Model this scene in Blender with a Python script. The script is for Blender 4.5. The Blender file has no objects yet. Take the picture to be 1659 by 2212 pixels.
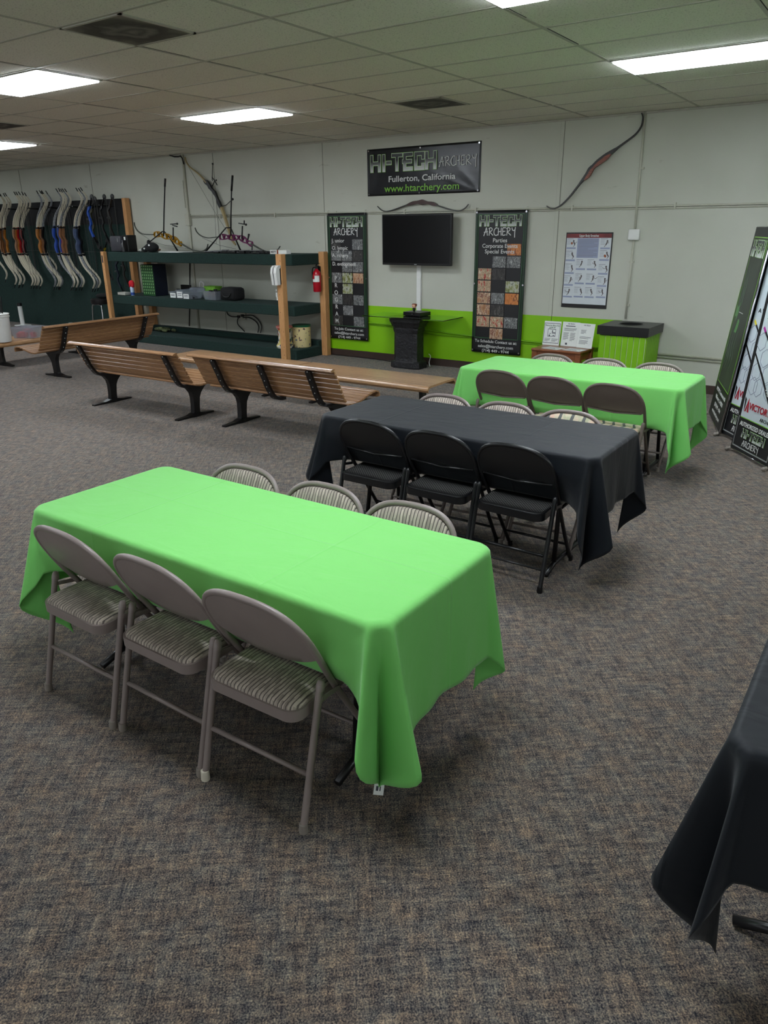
import bpy, bmesh, math, random
from math import sin, cos, pi, radians, sqrt, atan2
from mathutils import Vector, Matrix

scene = bpy.context.scene
COL = scene.collection

# ------------------------------------------------------------------ camera
cam_data = bpy.data.cameras.new('camera')
cam = bpy.data.objects.new('camera', cam_data)
COL.objects.link(cam)
cam_data.sensor_fit = 'HORIZONTAL'
cam_data.sensor_width = 36.0
cam_data.lens = 36.0 * 1597.13 / 1659.0
cam_data.clip_start = 0.05
R_ = Vector((0.82264932, 0.56848446, -0.00857431))
U_ = Vector((-0.19647759, 0.29840837, 0.93399625))
F_ = Vector((-0.533521, 0.76666672, -0.3571799))
m = Matrix(((R_.x, U_.x, -F_.x), (R_.y, U_.y, -F_.y), (R_.z, U_.z, -F_.z))).to_4x4()
m.translation = Vector((0, 0, 1.8333))
cam.matrix_world = m
scene.camera = cam

# ------------------------------------------------------------------ world, exposure
LAMP = 10.4
WORLD = 0.2
FILL_POWER = 52.0  # power of the added fill light behind the camera
world = bpy.data.worlds.new('world'); scene.world = world
world.use_nodes = True
world.node_tree.nodes['Background'].inputs[0].default_value = (0.8, 0.9, 1.0, 1)
world.node_tree.nodes['Background'].inputs[1].default_value = WORLD
vs = scene.view_settings
vs.view_transform = 'Standard'; vs.look = 'None'; vs.gamma = 1.0
vs.use_curve_mapping = False
vs.exposure = 1.3

# unseen area light added behind the camera to lift the dark ceiling
la = bpy.data.lights.new('added_fill_light', 'AREA'); la.shape = 'RECTANGLE'; la.size = 16.0; la.size_y = 2.4
la.energy = FILL_POWER; la.color = (0.93, 0.97, 1.0)
lo = bpy.data.objects.new('added_fill_light', la); COL.objects.link(lo)
lo.location = (-4.75, -5.75, 1.5); lo.rotation_euler = (pi/2, 0, 0)
CEIL = 3.02      # ceiling height
WALL = 9.203     # back wall
GX, GY = -4.715, 3.873   # a node of the ceiling grid
TX, TY = 1.2192, 0.6096

# ------------------------------------------------------------------ helpers
def srgb(r, g, b):
    f = lambda c: (c/255/12.92) if c/255 <= 0.04045 else ((c/255+0.055)/1.055)**2.4
    return (f(r), f(g), f(b), 1)

MATS = {}
def nt(name):
    mt = bpy.data.materials.new(name); mt.use_nodes = True
    t = mt.node_tree
    return mt, t, t.nodes['Principled BSDF'], t.nodes, t.links

def mat(name, col, rough=0.6, metal=0.0, noise=0.0, nscale=20, bump=0.0, bscale=60, coat=0.0):
    """plain surface with a little procedural unevenness"""
    if name in MATS: return MATS[name]
    mt, t, p, N, L = nt(name)
    c = srgb(*col)
    p.inputs['Base Color'].default_value = c
    p.inputs['Roughness'].default_value = rough
    p.inputs['Metallic'].default_value = metal
    if coat: p.inputs['Coat Weight'].default_value = coat
    tc = N.new('ShaderNodeTexCoord')
    if noise:
        n = N.new('ShaderNodeTexNoise'); n.inputs['Scale'].default_value = nscale; n.inputs['Detail'].default_value = 5
        L.new(tc.outputs['Object'], n.inputs['Vector'])
        r = N.new('ShaderNodeValToRGB')
        r.color_ramp.elements[0].position = 0.3; r.color_ramp.elements[1].position = 0.7
        r.color_ramp.elements[0].color = (*[max(0, v*(1-noise)) for v in c[:3]], 1)
        r.color_ramp.elements[1].color = (*[min(1, v*(1+noise)) for v in c[:3]], 1)
        L.new(n.outputs['Fac'], r.inputs['Fac']); L.new(r.outputs['Color'], p.inputs['Base Color'])
    if bump:
        n2 = N.new('ShaderNodeTexNoise'); n2.inputs['Scale'].default_value = bscale; n2.inputs['Detail'].default_value = 4
        L.new(tc.outputs['Object'], n2.inputs['Vector'])
        b = N.new('ShaderNodeBump'); b.inputs['Strength'].default_value = bump; b.inputs['Distance'].default_value = 0.01
        L.new(n2.outputs['Fac'], b.inputs['Height']); L.new(b.outputs['Normal'], p.inputs['Normal'])
    MATS[name] = mt
    return mt

def emis(name, col, s):
    mt, t, p, N, L = nt(name)
    p.inputs['Base Color'].default_value = srgb(*col)
    p.inputs['Emission Color'].default_value = srgb(*col)
    p.inputs['Emission Strength'].default_value = s
    return mt

def wood(name, c1, c2, axis='X', rough=0.4, scale=6, coat=0.15, distort=2.5):
    mt, t, p, N, L = nt(name)
    tc = N.new('ShaderNodeTexCoord'); mp = N.new('ShaderNodeMapping')
    s = {'X': (0.6, 9, 9), 'Y': (9, 0.6, 9), 'Z': (9, 9, 0.6)}[axis]
    mp.inputs['Scale'].default_value = s
    n = N.new('ShaderNodeTexNoise'); n.inputs['Scale'].default_value = scale; n.inputs['Detail'].default_value = 8
    n.inputs['Distortion'].default_value = distort
    r = N.new('ShaderNodeValToRGB')
    r.color_ramp.elements[0].position = 0.32; r.color_ramp.elements[1].position = 0.68
    r.color_ramp.elements[0].color = srgb(*c1); r.color_ramp.elements[1].color = srgb(*c2)
    L.new(tc.outputs['Object'], mp.inputs['Vector']); L.new(mp.outputs['Vector'], n.inputs['Vector'])
    L.new(n.outputs['Fac'], r.inputs['Fac']); L.new(r.outputs['Color'], p.inputs['Base Color'])
    p.inputs['Roughness'].default_value = rough; p.inputs['Coat Weight'].default_value = coat
    p.inputs['Coat Roughness'].default_value = 0.25
    return mt

# mesh collector ----------------------------------------------------
class MB:
    def __init__(s): s.v = []; s.f = []; s.mi = []; s.cur = 0
    def add(s, vs_, fs_, mi=None):
        o = len(s.v); s.v += [tuple(v) for v in vs_]
        s.f += [tuple(i+o for i in f) for f in fs_]; s.mi += [s.cur if mi is None else mi]*len(fs_)
        return s
    def box(s, x0, x1, y0, y1, z0, z1, mi=None):
        v = [(x, y, z) for z in (z0, z1) for y in (y0, y1) for x in (x0, x1)]
        return s.add(v, [(0, 2, 3, 1), (4, 5, 7, 6), (0, 1, 5, 4), (2, 6, 7, 3), (0, 4, 6, 2), (1, 3, 7, 5)], mi)
    def bbox(s, x0, x1, y0, y1, z0, z1, b=0.005, mi=None):
        """box with chamfered edges"""
        b = min(b, (x1-x0)/2.01, (y1-y0)/2.01, (z1-z0)/2.01)
        bm = bmesh.new(); bmesh.ops.create_cube(bm, size=1)
        for v in bm.verts:
            v.co = Vector(((x0+x1)/2+v.co.x*(x1-x0), (y0+y1)/2+v.co.y*(y1-y0), (z0+z1)/2+v.co.z*(z1-z0)))
        bmesh.ops.bevel(bm, geom=bm.edges[:], offset=b, segments=2, affect='EDGES', profile=0.5)
        s.bm(bm, mi); return s
    def bm(s, bm, mi=None):
        bm.verts.index_update()
        s.add([v.co[:] for v in bm.verts], [[v.index for v in f.verts] for f in bm.faces], mi); bm.free()
    def xf(s, M):
        s.v = [tuple(M @ Vector(v)) for v in s.v]; return s
    def tube(s, pts, r, n=10, cap=True, mi=None, flat=None):
        """swept round (or elliptical: flat=(ra, rb, up)) section along points"""
        P = [Vector(p) for p in pts]; k = len(P)
        rs = r if isinstance(r, (list, tuple)) else [r]*k
        up = Vector(flat[2]) if flat else None
        rings = []; prev = None
        for i in range(k):
            t = (P[min(i+1, k-1)]-P[max(i-1, 0)])
            if t.length < 1e-9: t = Vector((0, 0, 1))
            t.normalize()
            if up is not None:
                a = up - t*up.dot(t)
                if a.length < 1e-6: a = t.orthogonal()
            elif prev is None: a = t.orthogonal()
            else: a = prev - t*prev.dot(t)
            a.normalize(); prev = a
            b = t.cross(a)
            ra, rb = (flat[0], flat[1]) if flat else (1, 1)
            rings.append([P[i]+(a*cos(2*pi*j/n)*ra+b*sin(2*pi*j/n)*rb)*rs[i] for j in range(n)])
        vs_ = [v for ring in rings for v in ring]
        fs_ = [(i*n+j, i*n+(j+1) % n, (i+1)*n+(j+1) % n, (i+1)*n+j) for i in range(k-1) for j in range(n)]
        if cap: fs_ += [tuple(reversed(range(n))), tuple(range((k-1)*n, k*n))]
        return s.add(vs_, fs_, mi)
    def ribbon(s, pts, w, th, up, mi=None):
        """rectangular section: th wide along 'up' reference, w along the cross direction; w/th may be lists"""
        P = [Vector(p) for p in pts]; k = len(P)
        ws = w if isinstance(w, (list, tuple)) else [w]*k
        ts = th if isinstance(th, (list, tuple)) else [th]*k
        U = Vector(up); vs_ = []
        for i in range(k):
            t = (P[min(i+1, k-1)]-P[max(i-1, 0)]).normalized()
            a = (U-t*U.dot(t)); a = a.normalized() if a.length > 1e-6 else t.orthogonal().normalized()
            b = t.cross(a)
            for sa, sb in ((-1, -1), (1, -1), (1, 1), (-1, 1)):
                vs_.append(P[i]+a*sa*ts[i]/2+b*sb*ws[i]/2)
        fs_ = [(i*4+j, i*4+(j+1) % 4, (i+1)*4+(j+1) % 4, (i+1)*4+j) for i in range(k-1) for j in range(4)]
        fs_ += [(3, 2, 1, 0), tuple(range((k-1)*4, k*4))]
        return s.add(vs_, fs_, mi)
    def lathe(s, prof, n=20, c=(0, 0, 0), mi=None, sq=None):
        vs_ = []
        for r, z in prof:
            for j in range(n):
                a = 2*pi*j/n
                vs_.append((c[0]+r*cos(a), c[1]+r*sin(a), c[2]+z))
        k = len(prof)
        fs_ = [(i*n+j, i*n+(j+1) % n, (i+1)*n+(j+1) % n, (i+1)*n+j) for i in range(k-1) for j in range(n)]
        fs_ += [tuple(reversed(range(n))), tuple(range((k-1)*n, k*n))]
        return s.add(vs_, fs_, mi)
    def prism(s, poly, h0, h1, M=None, mi=None):
        """poly in local xy extruded along local z"""
        k = len(poly)
        a = sum(poly[i][0]*poly[(i+1) % k][1]-poly[(i+1) % k][0]*poly[i][1] for i in range(k))
        if a < 0: poly = poly[::-1]
        v = [Vector((x, y, h0)) for x, y in poly]+[Vector((x, y, h1)) for x, y in poly]
        if M is not None: v = [M @ p for p in v]
        f = [tuple(reversed(range(k))), tuple(range(k, 2*k))]+[(i, (i+1) % k, k+(i+1) % k, k+i) for i in range(k)]
        return s.add(v, f, mi)
    def sphere(s, c, r, n=14, sc=(1, 1, 1), mi=None):
        bm = bmesh.new(); bmesh.ops.create_uvsphere(bm, u_segments=n, v_segments=max(6, n//2+1), radius=r)
        for v in bm.verts: v.co = Vector((c[0]+v.co.x*sc[0], c[1]+v.co.y*sc[1], c[2]+v.co.z*sc[2]))
        s.bm(bm, mi); return s
    def build(s, name, mats, parent=None, smooth=False, angle=None):
        me = bpy.data.meshes.new(name); me.from_pydata(s.v, [], s.f)
        ms = mats if isinstance(mats, (list, tuple)) else [mats]
        for q in ms: me.materials.append(q)
        for p, i in zip(me.polygons, s.mi): p.material_index = i
        me.validate(); me.update()
        o = bpy.data.objects.new(name, me); COL.objects.link(o)
        if parent is not None: o.parent = parent
        if smooth:
            for p in me.polygons: p.use_smooth = True
            if angle:
                try: me.set_sharp_from_angle(angle=radians(angle))
                except Exception: pass
        return o

def bezierish(pts, n=6):
    """Catmull-Rom through points"""
    P = [Vector(p) for p in pts]; out = []
    for i in range(len(P)-1):
        p0 = P[max(i-1, 0)]; p1 = P[i]; p2 = P[i+1]; p3 = P[min(i+2, len(P)-1)]
        for j in range(n):
            t = j/n
            out.append(0.5*((2*p1)+(-p0+p2)*t+(2*p0-5*p1+4*p2-p3)*t*t+(-p0+3*p1-3*p2+p3)*t**3))
    out.append(P[-1]); return out

def empty(name, label, cat, loc=(0, 0, 0), rz=0, group=None):
    o = bpy.data.objects.new(name, None); COL.objects.link(o)
    o.empty_display_size = 0.1
    o.location = loc; o.rotation_euler = (0, 0, rz)
    return tag(o, label, cat, group)

def tag(o, label, cat, group=None, kind=None):
    o['label'] = label; o['category'] = cat
    if group: o['group'] = group
    if kind: o['kind'] = kind
    return o

def struct(name, mb, mats, parent=None, label=None, **k):
    o = mb.build(name, mats, parent, **k)
    if parent is None: o['kind'] = 'structure'
    if label: o['label'] = label
    return o

KIDS = {}
def kids(o): return [c for c in bpy.data.objects if c.parent == o]
def copy_tree(o, label=None, group=None, loc=None, rz=None, remat=None):
    def rec(a, par):
        c = a.copy(); COL.objects.link(c); c.parent = par
        if remat and a.type == 'MESH':
            c.data = a.data.copy()
            for i, q in enumerate(c.data.materials):
                if q and q.name in remat: c.data.materials[i] = remat[q.name]
        for k in kids(a): rec(k, c)
        return c
    r = rec(o, None)
    if loc is not None: r.location = loc
    if rz is not None: r.rotation_euler = (0, 0, rz)
    if label: r['label'] = label
    if group: r['group'] = group
    return r

def text_mesh(name, body, size, parent, M, mtl, align='CENTER', extrude=0.0008, sx=1.0, space=1.0, width=None, offset=0.0, shear=0.0):
    """lettering turned into a mesh; M maps text xy plane into parent's space"""
    cu = bpy.data.curves.new(name, 'FONT'); cu.body = body; cu.size = size; cu.align_x = align; cu.align_y = 'CENTER'
    cu.extrude = extrude; cu.space_character = space; cu.offset = offset; cu.shear = shear; cu.resolution_u = 3
    to = bpy.data.objects.new(name+'_tmp', cu); COL.objects.link(to)
    dg = bpy.context.evaluated_depsgraph_get(); dg.update()
    me = bpy.data.meshes.new_from_object(to.evaluated_get(dg))
    bpy.data.objects.remove(to); bpy.data.curves.remove(cu)
    if width:
        xs = [v.co.x for v in me.vertices]; w = max(xs)-min(xs)
        if w > 1e-6: sx = width/w
    me.transform(M @ Matrix.Diagonal((sx, 1, 1, 1)))
    me.name = name; me.materials.clear(); me.materials.append(mtl)
    o = bpy.data.objects.new(name, me); COL.objects.link(o); o.parent = parent
    return o

def wallM(x, z, y):
    """text/drawing plane facing -Y (towards the camera), origin at x,y,z"""
    return Matrix(((1, 0, 0, x), (0, 0, -1, y), (0, 1, 0, z), (0, 0, 0, 1)))

# ------------------------------------------------------------------ materials of the room
def carpet_mat():
    mt, t, p, N, L = nt('carpet')
    tc = N.new('ShaderNodeTexCoord')
    mp = N.new('ShaderNodeMapping'); mp.inputs['Rotation'].default_value = (0, 0, radians(52))
    L.new(tc.outputs['Object'], mp.inputs['Vector'])
    def streak(sx, sy, sc, seed):
        q = N.new('ShaderNodeMapping'); q.inputs['Scale'].default_value = (sx, sy, 1); q.inputs['Location'].default_value = (seed, seed, 0)
        L.new(mp.outputs['Vector'], q.inputs['Vector'])
        n = N.new('ShaderNodeTexNoise'); n.inputs['Scale'].default_value = sc; n.inputs['Detail'].default_value = 3
        n.inputs['Roughness'].default_value = 0.7
        L.new(q.outputs['Vector'], n.inputs['Vector']); return n.outputs['Fac']
    a = streak(9, 1.0, 8, 0); b = streak(1.0, 9, 8, 5); big = streak(1, 1, 3.2, 9); tuft = streak(1, 1, 190, 3); blot = streak(1, 1, 26, 7)
    def mth(op, x, y):
        q = N.new('ShaderNodeMath'); q.operation = op
        for i, v in enumerate((x, y)):
            if isinstance(v, (int, float)): q.inputs[i].default_value = v
            else: L.new(v, q.inputs[i])
        return q.outputs[0]
    s = mth('ADD', mth('MULTIPLY', a, 0.42), mth('MULTIPLY', b, 0.34))
    s = mth('ADD', s, mth('MULTIPLY', tuft, 1.05))
    s = mth('ADD', s, mth('MULTIPLY', blot, 0.32))
    s = mth('SUBTRACT', s, 0.57)
    r = N.new('ShaderNodeValToRGB'); cr = r.color_ramp
    cr.elements[0].position = 0.30; cr.elements[0].color = srgb(26, 27, 38)
    cr.elements[1].position = 0.80; cr.elements[1].color = srgb(208, 186, 154)
    e = cr.elements.new(0.42); e.color = srgb(72, 68, 68)
    e = cr.elements.new(0.52); e.color = srgb(108, 100, 92)
    e = cr.elements.new(0.64); e.color = srgb(148, 132, 113)
    L.new(s, r.inputs['Fac'])
    mx = N.new('ShaderNodeMixRGB'); mx.blend_type = 'MULTIPLY'; mx.inputs[0].default_value = 1.0
    r2 = N.new('ShaderNodeValToRGB')
    r2.color_ramp.elements[0].position = 0.35; r2.color_ramp.elements[0].color = (0.86, 0.93, 1.0, 1)
    r2.color_ramp.elements[1].position = 0.65; r2.color_ramp.elements[1].color = (1.0, 0.90, 0.84, 1)
    L.new(streak(1, 1, 11, 2), r2.inputs['Fac'])
    L.new(r.outputs['Color'], mx.inputs[1]); L.new(r2.outputs['Color'], mx.inputs[2])
    L.new(mx.outputs['Color'], p.inputs['Base Color'])
    p.inputs['Roughness'].default_value = 0.95; p.inputs['Specular IOR Level'].default_value = 0.1
    p.inputs['Sheen Weight'].default_value = 0.15
    bp = N.new('ShaderNodeBump'); bp.inputs['Strength'].default_value = 0.6; bp.inputs['Distance'].default_value = 0.004
    L.new(tuft, bp.inputs['Height']); L.new(bp.outputs['Normal'], p.inputs['Normal'])
    return mt

def wall_mat():
    mt, t, p, N, L = nt('painted_wall')
    tc = N.new('ShaderNodeTexCoord'); sp = N.new('ShaderNodeSeparateXYZ')
    L.new(tc.outputs['Object'], sp.inputs[0])
    def cmp(op, src, v):
        q = N.new('ShaderNodeMath'); q.operation = op; L.new(src, q.inputs[0]); q.inputs[1].default_value = v; return q.outputs[0]
    def mul(a, b):
        q = N.new('ShaderNodeMath'); q.operation = 'MULTIPLY'; L.new(a, q.inputs[0]); L.new(b, q.inputs[1]); return q.outputs[0]
    g = mul(mul(cmp('GREATER_THAN', sp.outputs[0], -7.43), cmp('LESS_THAN', sp.outputs[0], -2.86)), cmp('LESS_THAN', sp.outputs[2], 0.778))
    n = N.new('ShaderNodeTexNoise'); n.inputs['Scale'].default_value = 1.1; n.inputs['Detail'].default_value = 6
    L.new(tc.outputs['Object'], n.inputs['Vector'])
    r = N.new('ShaderNodeValToRGB')
    r.color_ramp.elements[0].position = 0.3; r.color_ramp.elements[1].position = 0.7
    r.color_ramp.elements[0].color = srgb(184, 186, 172); r.color_ramp.elements[1].color = srgb(196, 198, 185)
    L.new(n.outputs['Fac'], r.inputs['Fac'])
    # small scuffs
    n2 = N.new('ShaderNodeTexNoise'); n2.inputs['Scale'].default_value = 3.0; n2.inputs['Detail'].default_value = 8
    mp = N.new('ShaderNodeMapping'); mp.inputs['Scale'].default_value = (1, 1, 3.5); L.new(tc.outputs['Object'], mp.inputs[0]); L.new(mp.outputs[0], n2.inputs['Vector'])
    r3 = N.new('ShaderNodeValToRGB'); r3.color_ramp.elements[0].position = 0.70; r3.color_ramp.elements[1].position = 0.78
    r3.color_ramp.elements[0].color = (1, 1, 1, 1); r3.color_ramp.elements[1].color = (0.72, 0.70, 0.66, 1)
    L.new(n2.outputs['Fac'], r3.inputs['Fac'])
    ml = N.new('ShaderNodeMixRGB'); ml.blend_type = 'MULTIPLY'; ml.inputs[0].default_value = 1
    L.new(r.outputs['Color'], ml.inputs[1]); L.new(r3.outputs['Color'], ml.inputs[2])
    mx = N.new('ShaderNodeMixRGB'); L.new(g, mx.inputs[0]); L.new(ml.outputs['Color'], mx.inputs[1]); mx.inputs[2].default_value = srgb(134, 196, 0)
    L.new(mx.outputs['Color'], p.inputs['Base Color'])
    p.inputs['Roughness'].default_value = 0.5
    b = N.new('ShaderNodeBump'); b.inputs['Strength'].default_value = 0.08; b.inputs['Distance'].default_value = 0.01
    n3 = N.new('ShaderNodeTexNoise'); n3.inputs['Scale'].default_value = 25; L.new(tc.outputs['Object'], n3.inputs['Vector'])
    L.new(n3.outputs['Fac'], b.inputs['Height']); L.new(b.outputs['Normal'], p.inputs['Normal'])
    return mt

def tile_mat():
    mt, t, p, N, L = nt('ceiling_tile')
    tc = N.new('ShaderNodeTexCoord')
    v = N.new('ShaderNodeTexNoise'); v.inputs['Scale'].default_value = 90; v.inputs['Detail'].default_value = 2
    L.new(tc.outputs['Object'], v.inputs['Vector'])
    r = N.new('ShaderNodeValToRGB')
    r.color_ramp.elements[0].position = 0.30; r.color_ramp.elements[0].color = srgb(186, 184, 172)
    r.color_ramp.elements[1].position = 0.42; r.color_ramp.elements[1].color = srgb(232, 230, 218)
    L.new(v.outputs['Fac'], r.inputs['Fac'])
    # slightly different shade per tile + old water marks
    mp = N.new('ShaderNodeMapping'); mp.inputs['Location'].default_value = (-GX, -GY, 0)
    L.new(tc.outputs['Object'], mp.inputs[0])
    dv = N.new('ShaderNodeVectorMath'); dv.operation = 'DIVIDE'; dv.inputs[1].default_value = (TX, TY, 1); L.new(mp.outputs[0], dv.inputs[0])
    fl = N.new('ShaderNodeVectorMath'); fl.operation = 'FLOOR'; L.new(dv.outputs[0], fl.inputs[0])
    wn = N.new('ShaderNodeTexWhiteNoise'); wn.noise_dimensions = '2D'; L.new(fl.outputs[0], wn.inputs['Vector'])
    rr = N.new('ShaderNodeValToRGB'); rr.color_ramp.elements[0].color = (0.9, 0.89, 0.87, 1); rr.color_ramp.elements[1].color = (1, 1, 1, 1)
    L.new(wn.outputs['Value'], rr.inputs['Fac'])
    ml = N.new('ShaderNodeMixRGB'); ml.blend_type = 'MULTIPLY'; ml.inputs[0].default_value = 1
    L.new(r.outputs['Color'], ml.inputs[1]); L.new(rr.outputs['Color'], ml.inputs[2])
    L.new(ml.outputs['Color'], p.inputs['Base Color']); p.inputs['Roughness'].default_value = 0.9
    b = N.new('ShaderNodeBump'); b.inputs['Strength'].default_value = 0.35; b.inputs['Distance'].default_value = 0.004
    L.new(v.outputs['Fac'], b.inputs['Height']); L.new(b.outputs['Normal'], p.inputs['Normal'])
    return mt

M_carpet = carpet_mat(); M_wall = wall_mat(); M_tile = tile_mat()
M_side = mat('side_wall_paint', (206, 206, 196), 0.6, noise=0.03, nscale=2)
M_grid = mat('grid_bar_paint', (176, 174, 162), 0.5, noise=0.05)
M_dark = mat('black_gap', (14, 14, 15), 0.8, noise=0.05)
M_base = mat('brown_vinyl', (62, 48, 42), 0.45, noise=0.12, nscale=8)
M_pipe = mat('painted_conduit', (188, 188, 172), 0.45, noise=0.05)
M_pipe_green = mat('green_painted_conduit', (112, 168, 0), 0.45, noise=0.05)
M_black_metal = mat('black_painted_steel', (17, 17, 19), 0.35, noise=0.1)
M_chrome = mat('chrome', (200, 200, 205), 0.15, 1.0)
M_white_pl = mat('white_plastic', (225, 226, 222), 0.35, noise=0.02)
M_black_pl = mat('black_plastic', (14, 14, 16), 0.35, noise=0.05)
M_black_cl = mat('black_fabric', (16, 16, 18), 0.9, noise=0.2, bump=0.4)
M_carpetgreen = mat('dark_green_carpet', (20, 46, 41), 0.95, noise=0.22, nscale=40, bump=0.35, bscale=140)
M_timber = wood('pine_post', (184, 130, 80), (212, 162, 108), 'Z', 0.5, 5, 0.1)
M_oakx = wood('oak_slats', (118, 82, 52), (164, 124, 86), 'X', 0.33, 7, 0.35)
M_oakflat = wood('oak_flat_slats', (146, 108, 72), (190, 150, 110), 'X', 0.3, 7, 0.4)
M_side_table = wood('cherry_wood', (112, 62, 34), (150, 88, 52), 'X', 0.35, 6, 0.3)
M_paper = mat('white_paper', (226, 230, 226), 0.7, noise=0.02)
M_ink = mat('printed_ink', (60, 62, 72), 0.7)
M_greentxt = mat('green_print', (122, 184, 60), 0.45)
M_whitetxt = mat('white_print', (214, 216, 212), 0.45)
M_silver = mat('silver_print', (150, 154, 152), 0.4)
M_vinyl = mat('black_vinyl_banner', (17, 18, 22), 0.28, noise=0.15, nscale=3, bump=0.5, bscale=4)
M_vinyl2 = mat('black_printed_film', (22, 23, 26), 0.45, noise=0.2, nscale=4)
M_darkgreen_print = mat('dark_green_print', (18, 50, 28), 0.45, noise=0.3, nscale=5)

# ------------------------------------------------------------------ room shell
XL, XR, YB = -19.0, 4.5, -5.5
struct('floor', MB().box(XL, XR, YB, WALL, -0.1, 0), M_carpet)
struct('wall_back', MB().box(XL, XR, WALL, WALL+0.15, -0.1, CEIL+0.1), M_wall)
struct('wall_left', MB().box(XL-0.15, XL, YB, WALL, -0.1, CEIL+0.1), M_side)
struct('wall_right', MB().box(XR, XR+0.15, YB, WALL, -0.1, CEIL+0.1), M_side)
struct('wall_front', MB().box(XL, -13.0, YB-0.15, YB, -0.1, CEIL+0.1).box(3.5, XR, YB-0.15, YB, -0.1, CEIL+0.1).box(-13.0, 3.5, YB-0.15, YB, -0.1, 0.25).box(-13.0, 3.5, YB-0.15, YB, 2.75, CEIL+0.1), M_side)  # long opening left for the added fill light
wf = MB()
for i in range(8):
    x = -13.0+16.5*i/7; wf.box(x-0.03, x+0.03, YB-0.1, YB-0.02, 0.25, 2.75)
wf.box(-13.0, 3.5, YB-0.1, YB-0.02, 0.25, 0.31).box(-13.0, 3.5, YB-0.1, YB-0.02, 2.69, 2.75)
struct('added_window_1', wf, mat('added_window_frame', (60, 60, 62), 0.5))  # unseen window, added as a setting for the fill light
ceiling = struct('ceiling', MB().box(XL, XR, YB, WALL, CEIL, CEIL+0.1), M_tile)
g = MB()
k0 = int(math.floor((XL-GX)/TX)); k1 = int(math.ceil((XR-GX)/TX))
for k in range(k0, k1+1):
    x = GX+k*TX
    if XL < x < XR: g.box(x-0.012, x+0.012, YB, WALL, CEIL-0.004, CEIL+0.001)
j0 = int(math.floor((YB-GY)/TY)); j1 = int(math.ceil((WALL-GY)/TY))
for j in range(j0, j1+1):
    y = GY+j*TY
    if YB < y < WALL: g.box(XL, XR, y-0.012, y+0.012, CEIL-0.0035, CEIL+0.001)
struct('grid_bars', g, M_grid, ceiling)
g = MB(); random.seed(4)
for k in range(k0, k1+1):           # dark gaps beside the bars where a tile sits unevenly
    for j in range(j0, j1+1):
        x = GX+k*TX; y = GY+j*TY
        if not (XL < x < XR-TX and YB < y < WALL-TY): continue
        if random.random() < 0.75:
            l = random.uniform(0.3, 1.0)*TX; s0 = random.uniform(0, TX-l)
            g.box(x+s0, x+s0+l, y+0.012, y+0.012+random.uniform(0.003, 0.009), CEIL-0.0012, CEIL+0.001)
        if random.random() < 0.5:
            g.box(x+0.012, x+0.016+random.random()*0.003, y+0.03, y+TY*random.uniform(0.5, 0.95), CEIL-0.0012, CEIL+0.001)
struct('tile_gaps', g, M_dark, ceiling)
struct('trim_1', MB().box(XL, XR, WALL-0.02, WALL, CEIL-0.022, CEIL-0.004), M_grid)
struct('baseboard_back', MB().box(-7.43, XR, WALL-0.012, WALL, 0.0, 0.1), M_base)
# vertical joint battens of the back wall
for i, x in enumerate((-15.24, -12.93, -9.70, -7.45, -3.79)):
    b = MB().box(x-0.022, x+0.022, WALL-0.008, WALL, 0.1, CEIL-0.02)
    g_ = struct('trim_%d' % (i+2), b, M_wall)
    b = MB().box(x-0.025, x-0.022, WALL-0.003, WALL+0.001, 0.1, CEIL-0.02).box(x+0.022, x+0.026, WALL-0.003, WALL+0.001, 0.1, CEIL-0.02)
    struct('joint_gap', b, mat('joint_gap_grey', (120, 118, 108), 0.8), g_)  # thin grey strips drawing the joint lines beside the batten

# ------------------------------------------------------------------ ceiling lights
def lamp_mat():
    mt, t, p, N, L = nt('lit_diffuser')
    tc = N.new('ShaderNodeTexCoord'); sp = N.new('ShaderNodeSeparateXYZ'); L.new(tc.outputs['Object'], sp.inputs[0])
    a = N.new('ShaderNodeMath'); a.operation = 'MULTIPLY'; a.inputs[1].default_value = 2*pi/0.30; L.new(sp.outputs[1], a.inputs[0])
    c = N.new('ShaderNodeMath'); c.operation = 'COSINE'; L.new(a.outputs[0], c.inputs[0])
    e = N.new('ShaderNodeMath'); e.operation = 'MULTIPLY_ADD'; e.inputs[1].default_value = -LAMP*0.28; e.inputs[2].default_value = LAMP
    L.new(c.outputs[0], e.inputs[0])
    p.inputs['Base Color'].default_value = (0.8, 0.8, 0.8, 1)
    p.inputs['Emission Color'].default_value = (0.86, 0.93, 1.0, 1)
    L.new(e.outputs[0], p.inputs['Emission Strength'])
    return mt
M_lamp = lamp_mat()
light_proto = None
def ceiling_light(x, y, label):
    global light_proto
    if light_proto is None:
        t = empty('ceiling_light', label, 'light', (x, y, CEIL), 0, 'fluorescent ceiling lights')
        f = MB(); w, d = TX/2-0.012, TY/2-0.012
        f.box(-w, w, -d, -d+0.018, -0.010, 0.0).box(-w, w, d-0.018, d, -0.010, 0.0)
        f.box(-w, -w+0.018, -d, d, -0.010, 0.0).box(w-0.018, w, -d, d, -0.010, 0.0)
        f.build('frame', M_grid, t)
        MB().bbox(-w+0.016, w-0.016, -d+0.016, d-0.016, -0.022, -0.002, 0.004).build('diffuser', M_lamp, t)
        light_proto = t
        return t
    return copy_tree(light_proto, label, 'fluorescent ceiling lights', (x, y, CEIL))
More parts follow.
